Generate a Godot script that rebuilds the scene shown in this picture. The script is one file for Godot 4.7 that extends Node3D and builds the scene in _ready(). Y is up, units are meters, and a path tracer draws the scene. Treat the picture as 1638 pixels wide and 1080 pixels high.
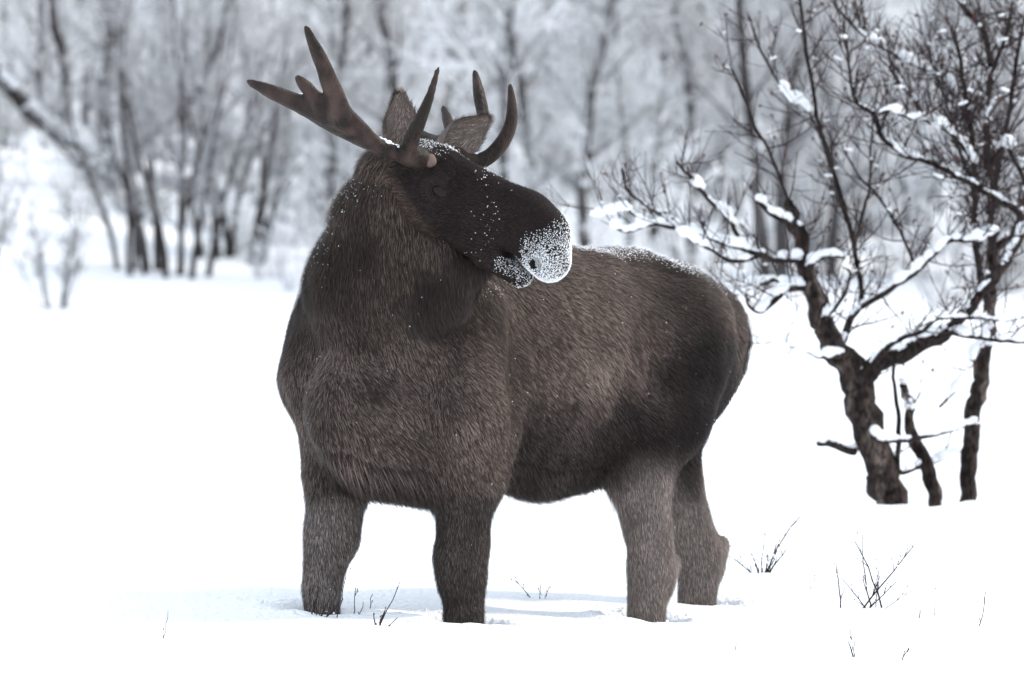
extends Node3D
# A young bull moose in deep snow, a snow-laden birch behind it and a frosted wood across the clearing.
# Metres, y up. The camera looks along -z; the snow under the moose is y = 0.

const FRONT := Vector3(-0.741, 0.0, 0.671)       # where the moose's chest points
const STAND := Vector3(0.045, 0.0, -0.2)         # the ground under the middle of its trunk
const POLL := Vector3(-0.36, 1.575, 0.45)        # top of its neck
const HEAD_YAW := 28.0
const HEAD_PITCH := 27.0

var rough_noise := FastNoiseLite.new()
var patch_noise := FastNoiseLite.new()
var rng := RandomNumberGenerator.new()
var mats := {}
var used := {}
var per_square_metre := 62000.0


# ---------------------------------------------------------------- mesh helpers
class Builder:
	var v := PackedVector3Array()
	var n := PackedVector3Array()
	var c := PackedColorArray()
	var i := PackedInt32Array()

	func tri(a: int, b: int, d: int) -> void:
		# front faces run clockwise; follow the stored normals
		if (v[d] - v[a]).cross(v[b] - v[a]).dot(n[a] + n[b] + n[d]) < 0.0:
			i.append(a); i.append(d); i.append(b)
		else:
			i.append(a); i.append(b); i.append(d)

	func tube(pts: PackedVector3Array, rad: PackedFloat32Array, sides: int, cols: PackedColorArray, bumpy := 0.0, noise: FastNoiseLite = null) -> void:
		var count := pts.size()
		if count < 2:
			return
		var side := Vector3.ZERO
		var first := v.size()
		for k in count:
			var t := (pts[mini(k + 1, count - 1)] - pts[maxi(k - 1, 0)]).normalized()
			if side == Vector3.ZERO:
				side = t.cross(Vector3(0.31, 0.2, 0.93)).normalized()
			side = (side - t * side.dot(t)).normalized()
			var up := t.cross(side)
			for s in sides:
				var a := TAU * s / sides
				var o := side * cos(a) + up * sin(a)
				var r := rad[k]
				if bumpy > 0.0:
					r *= 1.0 + bumpy * noise.get_noise_3dv((pts[k] + o * r) * 9.0)
				v.append(pts[k] + o * r)
				n.append(o)
				c.append(cols[mini(k, cols.size() - 1)])
		for k in count - 1:
			for s in sides:
				var a := first + k * sides + s
				var b := first + k * sides + (s + 1) % sides
				tri(a, b, b + sides)
				tri(a, b + sides, a + sides)
		for e in 2:
			var k := 0 if e == 0 else count - 1
			var t := (pts[0] - pts[1]) if e == 0 else (pts[count - 1] - pts[count - 2])
			v.append(pts[k] + t.normalized() * rad[k] * 0.5); n.append(t.normalized()); c.append(cols[mini(k, cols.size() - 1)])
			for s in sides:
				tri(v.size() - 1, first + k * sides + s, first + k * sides + (s + 1) % sides)

	func blade(p: Vector3, tip: Vector3, w: float, face: Vector3, c0: Color, c1: Color) -> void:
		var t := tip - p
		var s := t.cross(face).normalized() * w
		var at := v.size()
		v.append(p - s); v.append(p + s); v.append(tip)
		for k in 3: n.append(face)
		c.append(c0); c.append(c0); c.append(c1)
		tri(at, at + 1, at + 2)

	func lump(p: Vector3, r: Vector3, turn: Basis, col: Color, rows := 4, sides := 7) -> void:
		var first := v.size()
		for a in rows + 1:
			var th := PI * a / rows
			for s in sides:
				var ph := TAU * s / sides
				var o := Vector3(sin(th) * cos(ph), cos(th), sin(th) * sin(ph))
				v.append(p + turn * (o * r))
				n.append((turn * (o / r)).normalized())
				c.append(col)
		for a in rows:
			for s in sides:
				var q := first + a * sides + s
				var b := first + a * sides + (s + 1) % sides
				tri(q, b, b + sides)
				tri(q, b + sides, q + sides)

	func made() -> ArrayMesh:
		var arr := []
		arr.resize(Mesh.ARRAY_MAX)
		arr[Mesh.ARRAY_VERTEX] = v
		arr[Mesh.ARRAY_NORMAL] = n
		arr[Mesh.ARRAY_COLOR] = c
		arr[Mesh.ARRAY_INDEX] = i
		var m := ArrayMesh.new()
		m.add_surface_from_arrays(Mesh.PRIMITIVE_TRIANGLES, arr)
		return m


# A distance field on a grid: bones are joined with a smooth minimum, then meshed as surface nets.
class Field:
	var lo: Vector3
	var c: float
	var nx: int
	var ny: int
	var nz: int
	var d := PackedFloat32Array()

	func _init(low: Vector3, high: Vector3, cell: float) -> void:
		lo = low
		c = cell
		nx = int(ceil((high.x - low.x) / c)) + 1
		ny = int(ceil((high.y - low.y) / c)) + 1
		nz = int(ceil((high.z - low.z) / c)) + 1
		d.resize(nx * ny * nz)
		d.fill(9.0)

	func box(low: Vector3, high: Vector3) -> PackedInt32Array:
		var a := (low - lo) / c
		var b := (high - lo) / c
		return PackedInt32Array([maxi(0, int(a.x)), maxi(0, int(a.y)), maxi(0, int(a.z)), mini(nx - 1, int(b.x) + 1), mini(ny - 1, int(b.y) + 1), mini(nz - 1, int(b.z) + 1)])

	func bone(a: Vector3, b: Vector3, ra: float, rb: float, k: float, w := Vector3.ZERO, s := 1.0) -> void:
		var m := Vector3.ONE * (maxf(ra, rb) * maxf(1.0, s) + k + 3.0 * c)
		var g := box(Vector3(minf(a.x, b.x), minf(a.y, b.y), minf(a.z, b.z)) - m, Vector3(maxf(a.x, b.x), maxf(a.y, b.y), maxf(a.z, b.z)) + m)
		var ab := b - a
		var inv := 1.0 / maxf(ab.length_squared(), 1e-9)
		var sq := 1.0 / s - 1.0
		var sc := minf(1.0, s)
		for z in range(g[2], g[5] + 1):
			for y in range(g[1], g[4] + 1):
				var at := (z * ny + y) * nx
				var p := Vector3(lo.x - a.x, lo.y + y * c - a.y, lo.z + z * c - a.z)
				for x in range(g[0], g[3] + 1):
					p.x = lo.x + x * c - a.x
					var t := clampf(p.dot(ab) * inv, 0.0, 1.0)
					var q := p - ab * t
					if s != 1.0:
						q += w * (q.dot(w) * sq)
					var dist := (q.length() - lerpf(ra, rb, t)) * sc
					var o := d[at + x]
					var h := maxf(k - absf(dist - o), 0.0)
					d[at + x] = minf(dist, o) - h * h * 0.25 / k

	func oval(p0: Vector3, r: Vector3, k: float, turn := Basis(), carve := false) -> void:
		var m := Vector3.ONE * (maxf(r.x, maxf(r.y, r.z)) + k + 3.0 * c)
		if turn == Basis():
			m = r + Vector3.ONE * (k + 3.0 * c)
		var g := box(p0 - m, p0 + m)
		var back := turn.transposed()
		for z in range(g[2], g[5] + 1):
			for y in range(g[1], g[4] + 1):
				var at := (z * ny + y) * nx
				for x in range(g[0], g[3] + 1):
					var q := back * (Vector3(lo.x + x * c, lo.y + y * c, lo.z + z * c) - p0)
					var e := q / r
					var k0 := e.length()
					var dist := k0 * (k0 - 1.0) / maxf((e / r).length(), 1e-6)
					var o := d[at + x]
					if carve:
						var h := maxf(k - absf(-dist - o), 0.0)
						d[at + x] = maxf(-dist, o) + h * h * 0.25 / k
					else:
						var h := maxf(k - absf(dist - o), 0.0)
						d[at + x] = minf(dist, o) - h * h * 0.25 / k

	func value(p: Vector3) -> float:
		var q := (p - lo) / c
		var x := int(q.x + 0.5)
		var y := int(q.y + 0.5)
		var z := int(q.z + 0.5)
		if x < 0 or y < 0 or z < 0 or x >= nx or y >= ny or z >= nz:
			return 9.0
		return d[(z * ny + y) * nx + x]

	func net(out: Builder, to: Transform3D, col: Color) -> void:
		var where := PackedInt32Array()
		where.resize(nx * ny * nz)
		where.fill(-1)
		var first := out.v.size()
		var sx := 1
		var sy := nx
		var sz := nx * ny
		var far := 4.0 * c
		var off := PackedInt32Array([0, sx, sy, sx + sy, sz, sx + sz, sy + sz, sx + sy + sz])
		var ea := [0, 2, 4, 6, 0, 1, 4, 5, 0, 1, 2, 3]
		var eb := [1, 3, 5, 7, 2, 3, 6, 7, 4, 5, 6, 7]
		var verts := PackedVector3Array()
		var quads := PackedInt32Array()
		for z in nz - 1:
			for y in ny - 1:
				var row := (z * ny + y) * nx
				for x in nx - 1:
					var at := row + x
					var v0 := d[at]
					if v0 > far or v0 < -far:
						continue
					var mask := 0
					for k in 8:
						if d[at + off[k]] < 0.0:
							mask |= 1 << k
					if mask == 0 or mask == 255:
						continue
					var sum := Vector3.ZERO
					var hits := 0
					for e in 12:
						var a: int = ea[e]
						var b: int = eb[e]
						if ((mask >> a) & 1) == ((mask >> b) & 1):
							continue
						var da := d[at + off[a]]
						var db := d[at + off[b]]
						var t := da / (da - db)
						var pa := Vector3(a & 1, (a >> 1) & 1, a >> 2)
						var pb := Vector3(b & 1, (b >> 1) & 1, b >> 2)
						sum += pa.lerp(pb, t)
						hits += 1
					where[at] = verts.size()
					verts.append(lo + (Vector3(x, y, z) + sum / hits) * c)
					# quads round the three edges that start at this corner
					if x > 0 and y > 0 and z > 0:
						var in0 := mask & 1
						if in0 != ((mask >> 1) & 1):
							quads.append_array(PackedInt32Array([at, at - sy, at - sy - sz, at - sz, in0]))
						if in0 != ((mask >> 2) & 1):
							quads.append_array(PackedInt32Array([at, at - sz, at - sz - sx, at - sx, in0]))
						if in0 != ((mask >> 4) & 1):
							quads.append_array(PackedInt32Array([at, at - sx, at - sx - sy, at - sy, in0]))
		var tris := PackedInt32Array()
		for q in range(0, quads.size(), 5):
			var a := where[quads[q]]
			var b := where[quads[q + 1]]
			var e := where[quads[q + 2]]
			var f := where[quads[q + 3]]
			if a < 0 or b < 0 or e < 0 or f < 0:
				continue
			if quads[q + 4] == 1:
				tris.append_array(PackedInt32Array([a, e, b, a, f, e]))
			else:
				tris.append_array(PackedInt32Array([a, b, e, a, e, f]))
		# relax a little, then average the face normals
		var sum_p := verts.duplicate()
		var num := PackedInt32Array()
		num.resize(verts.size())
		num.fill(1)
		for q in range(0, tris.size(), 3):
			for k in 3:
				sum_p[tris[q + k]] += verts[tris[q + (k + 1) % 3]]
				num[tris[q + k]] += 1
		for k in verts.size():
			verts[k] = to * (sum_p[k] / num[k])
		var norms := PackedVector3Array()
		norms.resize(verts.size())
		for q in range(0, tris.size(), 3):
			var fn := (verts[tris[q + 2]] - verts[tris[q]]).cross(verts[tris[q + 1]] - verts[tris[q]])
			for k in 3:
				norms[tris[q + k]] += fn
		out.v.append_array(verts)
		for k in verts.size():
			out.n.append(norms[k].normalized())
			out.c.append(col)
		for k in tris.size():
			out.i.append(first + tris[k])


# ---------------------------------------------------------------- naming helpers
func numbered(called: String) -> String:
	used[called] = used.get(called, -1) + 1
	return called if used[called] == 0 else "%s_%03d" % [called, used[called]]

func thing(called: String, label: String, category: String, at := Vector3.ZERO, group := "") -> Node3D:
	var o := Node3D.new()
	o.name = numbered(called)
	add_child(o)
	o.position = at
	o.set_meta("label", label)
	o.set_meta("category", category)
	if group:
		o.set_meta("group", group)
	return o

func part(called: String, b: Builder, m: Material, parent: Node3D, kind := "") -> MeshInstance3D:
	var o := MeshInstance3D.new()
	o.name = called
	o.mesh = b.made()
	o.material_override = null
	o.mesh.surface_set_material(0, m)
	parent.add_child(o, true)
	if kind:
		o.set_meta("kind", kind)
	return o

func structure(called: String, b: Builder, m: Material) -> MeshInstance3D:
	return part(called, b, m, self, "structure")

func dup(o: Node3D, called: String, label: String, group: String, at: Vector3, turn: float, size: float) -> Node3D:
	var r: Node3D = o.duplicate()
	r.name = numbered(called)
	add_child(r)
	r.position = at
	r.rotation.y = turn
	r.scale = Vector3.ONE * size
	r.set_meta("label", label)
	r.set_meta("group", group)
	return r

func vertex_material(rough: float, spec := 0.3, through := 0.0) -> StandardMaterial3D:
	var m := StandardMaterial3D.new()
	m.vertex_color_use_as_albedo = true
	m.roughness = rough
	m.metallic_specular = spec
	if through > 0.0:
		m.backlight_enabled = true
		m.backlight = Color(through, through, through)
	return m

func noise_texture(freq: float, size: int, seed_: int, normal := false, strength := 4.0) -> NoiseTexture2D:
	var f := FastNoiseLite.new()
	f.seed = seed_
	f.frequency = freq
	f.fractal_octaves = 4
	var t := NoiseTexture2D.new()
	t.width = size
	t.height = size
	t.seamless = true
	t.noise = f
	t.as_normal_map = normal
	t.bump_strength = strength
	return t


# ---------------------------------------------------------------- the ground
func ground(x: float, z: float) -> float:
	var y := 0.035 * patch_noise.get_noise_2d(x * 14.0, z * 9.0) + 0.012 * rough_noise.get_noise_2d(x * 30.0, z * 22.0)
	y += -0.088 * x * exp(-(x * x) / 5.0 - (z + 0.3) * (z + 0.3) / 4.0)
	y += 0.05 * exp(-pow((x - 1.6) / 1.3, 2.0) - pow((z + 2.6) / 0.9, 2.0))
	y += 0.06 * exp(-pow((x - 2.2) / 1.0, 2.0) - pow((z + 4.6) / 0.8, 2.0))
	y += 0.05 * exp(-pow((x - 1.95) / 0.55, 2.0) - pow((z + 5.25) / 0.22, 2.0)) * (0.7 + 0.8 * rough_noise.get_noise_2d(x * 45.0, z * 30.0))
	var s := maxf(0.0, -z - 42.0)
	y += 0.10 * s * s / (s + 12.0) * (1.0 - 0.35 * smoothstep(20.0, 80.0, s))
	y += 0.8 * smoothstep(-4.0, -8.5, x) * smoothstep(46.0, 60.0, -z) * smoothstep(95.0, 70.0, -z)
	y += smoothstep(12.0, 60.0, -z) * (0.3 * patch_noise.get_noise_2d(x * 1.3, z * 0.9))
	return y

func make_ground() -> void:
	var xs := PackedFloat32Array()
	var zs := PackedFloat32Array()
	var x := 0.0
	var step := 0.035
	while x < 90.0:
		if x > 0.0:
			xs.append(-x)
		xs.append(x)
		if x > 2.3: step *= 1.09
		x += step
	xs.sort()
	var z := 3.0
	step = 0.035
	while z > -220.0:
		zs.append(z)
		if z < -2.2: step *= 1.035
		z -= step
	step = 0.05
	z = 3.0
	while z < 40.0:
		step *= 1.12
		z += step
		zs.append(z)
	zs.sort()
	var b := Builder.new()
	var w := xs.size()
	for j in zs.size():
		for k in w:
			var y := ground(xs[k], zs[j])
			for f in FEET:
				var q := Vector2(xs[k] - f.x, zs[j] - f.y).length()
				if q < 0.5:
					y += -0.11 * exp(-pow(q / 0.118, 4.0)) + 0.018 * exp(-pow((q - 0.19) / 0.07, 2.0)) * (0.6 + rough_noise.get_noise_2d(xs[k] * 90.0, zs[j] * 90.0))
			b.v.append(Vector3(xs[k], y, zs[j]))
			b.c.append(Color.WHITE)
			b.n.append(Vector3.UP)
	for j in zs.size() - 1:
		for k in w - 1:
			var a := j * w + k
			b.i.append_array(PackedInt32Array([a, a + 1, a + w + 1, a, a + w + 1, a + w]))
	for j in zs.size():
		for k in w:
			var a := j * w + k
			var dx := b.v[j * w + mini(k + 1, w - 1)] - b.v[j * w + maxi(k - 1, 0)]
			var dz := b.v[mini(j + 1, zs.size() - 1) * w + k] - b.v[maxi(j - 1, 0) * w + k]
			b.n[a] = dz.cross(dx).normalized()
	var m := StandardMaterial3D.new()
	m.albedo_color = Color(0.88, 0.89, 0.905).linear_to_srgb()
	m.roughness = 0.75
	m.metallic_specular = 0.25
	m.uv1_triplanar = true
	m.uv1_world_triplanar = true
	m.uv1_scale = Vector3(1.6, 1.6, 1.6)
	m.heightmap_enabled = true
	m.heightmap_texture = noise_texture(0.03, 512, 5)
	m.heightmap_scale = 1.2
	var o := structure("snow_ground", b, m)
	o.set_meta("label", "deep white snow covering the clearing and the slope")


# ---------------------------------------------------------------- the moose
const FEET := [Vector2(-0.167, 0.235), Vector2(-0.654, 0.19), Vector2(0.48, -0.36), Vector2(0.70, -1.02)]

var body_field: Field
var head_field: Field
var to_local: Transform3D      # world -> the moose's own axes (-z forward, x its right)
var head_at: Transform3D       # head axes (x forward along the face, y up, z its right) -> the moose's own axes
var head_back: Transform3D

func B(a: float, l: float, h: float) -> Vector3:      # forward, left, height -> own axes
	return Vector3(-l, h, -a)

func W(x: float, y: float, z: float) -> Vector3:      # world -> own axes
	return to_local * Vector3(x, y, z)

func moose_body() -> void:
	var f := Field.new(Vector3(-0.80, -0.34, -1.15), Vector3(0.46, 1.72, 1.28), 0.0155)
	body_field = f
	# trunk: barrel, withers, croup, brisket
	f.oval(B(-0.10, 0, 0.86), Vector3(0.31, 0.435, 0.80), 0.02)
	f.oval(B(0.42, 0, 0.93), Vector3(0.27, 0.46, 0.42), 0.12)
	f.oval(B(-0.62, 0, 0.925), Vector3(0.265, 0.315, 0.41), 0.12)
	f.bone(B(-0.3, 0, 1.12), B(-0.86, 0, 1.02), 0.155, 0.12, 0.08)
	f.oval(B(0.60, 0, 0.72), Vector3(0.24, 0.27, 0.34), 0.10)
	f.bone(B(0.40, 0.03, 0.52), B(0.68, 0.03, 0.60), 0.13, 0.14, 0.08)
	f.bone(B(-0.05, 0, 0.555), B(-0.5, 0, 0.63), 0.13, 0.10, 0.10)
	# shoulders
	f.bone(B(0.46, 0.20, 1.06), B(0.52, 0.255, 0.74), 0.145, 0.160, 0.035)
	f.bone(B(0.52, 0.255, 0.74), B(0.45, 0.205, 0.50), 0.160, 0.110, 0.04)
	f.bone(B(0.38, 0.235, 0.66), B(0.42, 0.22, 0.52), 0.10, 0.09, 0.04)
	f.bone(B(0.50, -0.15, 1.20), B(0.66, -0.20, 1.0), 0.16, 0.165, 0.12)
	f.bone(B(0.64, -0.19, 1.05), B(0.72, -0.22, 0.84), 0.165, 0.160, 0.06)
	f.bone(B(0.72, -0.22, 0.84), B(0.70, -0.195, 0.54), 0.155, 0.115, 0.05)
	# fore legs: forearm, knee, cannon
	f.bone(B(0.45, 0.19, 0.50), B(0.455, 0.175, 0.18), 0.105, 0.080, 0.06)
	f.bone(B(0.475, 0.175, 0.235), B(0.465, 0.18, 0.15), 0.078, 0.076, 0.03)
	f.bone(B(0.40, 0.185, 0.27), B(0.41, 0.18, 0.21), 0.045, 0.04, 0.04)
	f.bone(B(0.45, 0.18, 0.15), B(0.44, 0.18, -0.3), 0.072, 0.062, 0.03)
	f.bone(B(0.70, -0.18, 0.54), B(0.735, -0.18, 0.30), 0.112, 0.092, 0.06)
	f.bone(B(0.735, -0.18, 0.30), B(0.78, -0.18, 0.12), 0.082, 0.060, 0.04)
	f.bone(B(0.775, -0.18, 0.24), B(0.785, -0.18, 0.19), 0.060, 0.056, 0.03)
	f.bone(B(0.78, -0.18, 0.12), B(0.785, -0.18, -0.3), 0.062, 0.056, 0.03)
	# hind legs: thigh, gaskin, hock, shank
	f.bone(B(-0.62, 0.12, 1.0), B(-0.50, 0.17, 0.68), 0.20, 0.175, 0.08)
	f.bone(B(-0.52, 0.17, 0.70), B(-0.45, 0.18, 0.54), 0.165, 0.10, 0.05)
	f.bone(B(-0.38, 0.18, 0.66), B(-0.375, 0.19, 0.48), 0.15, 0.104, 0.06)
	f.bone(B(-0.375, 0.19, 0.48), B(-0.455, 0.18, 0.16), 0.104, 0.076, 0.05)
	f.bone(B(-0.535, 0.175, 0.165), B(-0.49, 0.178, 0.09), 0.042, 0.056, 0.04)
	f.bone(B(-0.435, 0.18, 0.14), B(-0.40, 0.185, -0.3), 0.074, 0.058, 0.04)
	f.bone(B(-0.74, -0.12, 0.98), B(-0.85, -0.16, 0.66), 0.19, 0.15, 0.10)
	f.bone(B(-0.84, -0.17, 0.64), B(-0.89, -0.18, 0.44), 0.135, 0.10, 0.06)
	f.bone(B(-0.89, -0.18, 0.46), B(-1.04, -0.18, 0.15), 0.105, 0.078, 0.06)
	f.bone(B(-1.155, -0.178, 0.175), B(-1.10, -0.178, 0.09), 0.034, 0.050, 0.04)
	f.bone(B(-1.04, -0.18, 0.16), B(-1.02, -0.18, -0.3), 0.078, 0.058, 0.05)
	# tail
	f.bone(B(-0.98, 0, 1.07), B(-1.075, 0.01, 0.945), 0.045, 0.032, 0.02)
	# neck, crest and the bell under the throat
	f.bone(B(0.46, -0.03, 1.0), W(-0.46, 1.17, 0.27), 0.29, 0.235, 0.03)
	f.bone(W(-0.45, 1.17, 0.27), W(-0.415, 1.38, 0.37), 0.24, 0.172, 0.08)
	f.bone(W(-0.415, 1.38, 0.37), W(-0.35, 1.50, 0.42), 0.172, 0.128, 0.08)
	f.bone(W(-0.37, 1.32, 0.43), W(-0.24, 1.28, 0.48), 0.14, 0.105, 0.06)
	f.bone(W(-0.10, 1.235, 0.54), W(-0.225, 1.115, 0.48), 0.05, 0.08, 0.06)
	f.bone(W(-0.225, 1.115, 0.48), W(-0.275, 1.055, 0.45), 0.08, 0.05, 0.05)
	f.bone(W(-0.40, 1.16, 0.38), W(-0.34, 1.00, 0.38), 0.15, 0.10, 0.06)

func moose_head() -> void:
	var f := Field.new(Vector3(-0.2, -0.26, -0.19), Vector3(0.80, 0.20, 0.19), 0.0068)
	head_field = f
	f.oval(Vector3(0.10, 0.0, 0), Vector3(0.17, 0.100, 0.108), 0.02)
	f.bone(Vector3(0.13, 0.005, 0), Vector3(0.50, 0.035, 0), 0.112, 0.092, 0.05, Vector3(0, 0, 1), 0.80)
	f.oval(Vector3(0.535, 0.03, 0), Vector3(0.145, 0.100, 0.079), 0.05)
	f.oval(Vector3(0.612, 0.008, 0), Vector3(0.082, 0.092, 0.083), 0.04)
	f.oval(Vector3(0.657, -0.036, 0), Vector3(0.068, 0.060, 0.080), 0.03)
	f.bone(Vector3(0.60, -0.058, 0), Vector3(0.67, -0.064, 0), 0.034, 0.036, 0.03, Vector3(0, 0, 1), 1.7)
	# jaw, cheek and the lower lip
	f.bone(Vector3(0.16, -0.085, 0), Vector3(0.46, -0.105, 0), 0.088, 0.052, 0.05, Vector3(0, 0, 1), 0.85)
	f.bone(Vector3(0.44, -0.118, 0), Vector3(0.578, -0.128, 0), 0.052, 0.043, 0.03, Vector3(0, 0, 1), 0.95)
	for s in [-1.0, 1.0]:
		f.oval(Vector3(0.17, -0.055, 0.062 * s), Vector3(0.12, 0.085, 0.040), 0.05)
		f.oval(Vector3(0.20, 0.034, 0.090 * s), Vector3(0.058, 0.020, 0.024), 0.02)         # brow
		f.oval(Vector3(0.205, -0.018, 0.088 * s), Vector3(0.045, 0.016, 0.016), 0.02)       # lower lid
		f.oval(Vector3(0.207, 0.002, 0.114 * s), Vector3(0.036, 0.024, 0.022), 0.008, Basis(), true)
		f.bone(Vector3(0.10, 0.065, 0.06 * s), Vector3(0.105, 0.075, 0.125 * s), 0.036, 0.031, 0.03)   # pedicle
		f.oval(Vector3(0.656, -0.052, 0.078 * s), Vector3(0.034, 0.019, 0.046), 0.010, Basis(Vector3(0, 0, 1), -0.8), true)
		f.oval(Vector3(0.545, -0.040, 0.090 * s), Vector3(0.016, 0.050, 0.018), 0.022, Basis(Vector3(0, 0, 1), 0.5), true)
		f.oval(Vector3(0.285, -0.030, 0.104 * s), Vector3(0.06, 0.018, 0.016), 0.03, Basis(Vector3(0, 0, 1), -0.35), true)   # nostril
		f.oval(Vector3(0.36, 0.03, 0.092 * s), Vector3(0.11, 0.04, 0.018), 0.04, Basis(), true)
	# mouth
	f.oval(Vector3(0.575, -0.093, 0), Vector3(0.085, 0.011, 0.13), 0.014, Basis(Vector3(0, 0, 1), -0.16), true)
	f.bone(Vector3(-0.04, -0.07, 0), Vector3(0.06, -0.03, 0), 0.115, 0.10, 0.05)

func antler(points: Array, k := 0.014) -> Builder:
	var low := Vector3(9, 9, 9)
	var high := -low
	for q in points:
		for e in [q[0], q[1]]:
			low = low.min(e)
			high = high.max(e)
	var f := Field.new(low - Vector3.ONE * 0.09, high + Vector3.ONE * 0.09, 0.0068)
	for q in points:
		f.bone(q[0], q[1], q[2] * 0.89, q[3] * 0.89, k, q[4] if q.size() > 4 else Vector3.ZERO, q[5] if q.size() > 5 else 1.0)
	var b := Builder.new()
	f.net(b, head_at, Color.WHITE)
	for k2 in b.v.size():
		# grooves run along the beam; tips are rubbed paler
		var p := b.v[k2]
		var g := rough_noise.get_noise_3d(p.x * 260.0, p.y * 90.0, p.z * 260.0)
		var t := 0.5 + 0.5 * patch_noise.get_noise_3dv(p * 22.0)
		b.v[k2] += b.n[k2] * g * 0.0028
		b.c[k2] = Color(0.018, 0.0122, 0.0102).lerp(Color(0.074, 0.049, 0.040), clampf(t * 0.6 + g * 0.9, 0.0, 1.0))
	return b

func chain(out: Array, pts: Array, w := Vector3.ZERO, s := 1.0) -> void:
	var fine := []
	for k in pts.size() - 1:
		for j in 4:
			var e := []
			for q in 4:
				e.append(cubic_interpolate(pts[k][q], pts[k + 1][q], pts[maxi(k - 1, 0)][q], pts[mini(k + 2, pts.size() - 1)][q], j / 4.0))
			fine.append(e)
	fine.append(pts[pts.size() - 1])
	pts = fine
	for k in pts.size() - 1:
		out.append([Vector3(pts[k][0], pts[k][1], pts[k][2]), Vector3(pts[k + 1][0], pts[k + 1][1], pts[k + 1][2]), pts[k][3], pts[k + 1][3], w, s])

func right_antler() -> Array:
	var out := []
	chain(out, [[0.105, 0.073, 0.11, 0.032], [0.102, 0.073, 0.14, 0.038], [0.070, 0.068, 0.18, 0.027], [0.028, 0.068, 0.235, 0.026], [-0.03, 0.083, 0.30, 0.029]])
	var flat := Vector3(-0.32, 0.5, -0.8).normalized()
	chain(out, [[-0.02, 0.080, 0.29, 0.034], [-0.085, 0.102, 0.35, 0.054], [-0.135, 0.120, 0.40, 0.062], [-0.185, 0.12, 0.43, 0.048]], flat, 0.42)
	chain(out, [[-0.15, 0.112, 0.41, 0.038], [-0.25, 0.105, 0.45, 0.031], [-0.34, 0.102, 0.48, 0.023], [-0.415, 0.098, 0.50, 0.009]], flat, 0.7)
	chain(out, [[-0.095, 0.12, 0.39, 0.042], [-0.112, 0.175, 0.43, 0.033], [-0.135, 0.225, 0.475, 0.029], [-0.161, 0.275, 0.52, 0.026], [-0.195, 0.33, 0.57, 0.020], [-0.225, 0.383, 0.62, 0.008]], flat, 0.75)
	chain(out, [[-0.160, 0.130, 0.43, 0.030], [-0.197, 0.166, 0.47, 0.019], [-0.222, 0.180, 0.485, 0.015], [-0.245, 0.194, 0.50, 0.006]], flat, 0.75)
	chain(out, [[0.085, 0.068, 0.16, 0.028], [0.088, 0.13, 0.20, 0.024], [0.098, 0.20, 0.215, 0.022], [0.092, 0.29, 0.21, 0.016], [0.071, 0.393, 0.20, 0.005]])
	return out

func left_antler() -> Array:
	var out := []
	chain(out, [[0.105, 0.073, -0.11, 0.034], [0.102, 0.073, -0.14, 0.040], [0.065, 0.055, -0.18, 0.028], [0.025, 0.035, -0.24, 0.028], [-0.015, 0.022, -0.33, 0.030]])
	var flat := Vector3(-0.32, 0.5, 0.8).normalized()
	chain(out, [[-0.015, 0.022, -0.33, 0.034], [-0.05, 0.015, -0.38, 0.045], [-0.10, 0.015, -0.41, 0.044], [-0.14, 0.012, -0.43, 0.036]], flat, 0.5)
	chain(out, [[-0.12, 0.012, -0.41, 0.032], [-0.25, 0.000, -0.45, 0.028], [-0.34, -0.004, -0.48, 0.021], [-0.390, -0.006, -0.50, 0.010]])
	chain(out, [[-0.03, 0.03, -0.40, 0.032], [-0.045, 0.085, -0.48, 0.027], [-0.075, 0.143, -0.55, 0.0235], [-0.145, 0.208, -0.58, 0.021], [-0.212, 0.270, -0.60, 0.009]])
	chain(out, [[-0.09, 0.030, -0.41, 0.026], [-0.112, 0.077, -0.43, 0.020], [-0.165, 0.103, -0.465, 0.017], [-0.216, 0.125, -0.50, 0.008]])
	chain(out, [[0.11, 0.068, -0.15, 0.030], [0.165, 0.095, -0.20, 0.027], [0.188, 0.165, -0.235, 0.025], [0.190, 0.245, -0.24, 0.021], [0.165, 0.315, -0.23, 0.015], [0.134, 0.370, -0.22, 0.006]])
	return out

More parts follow.
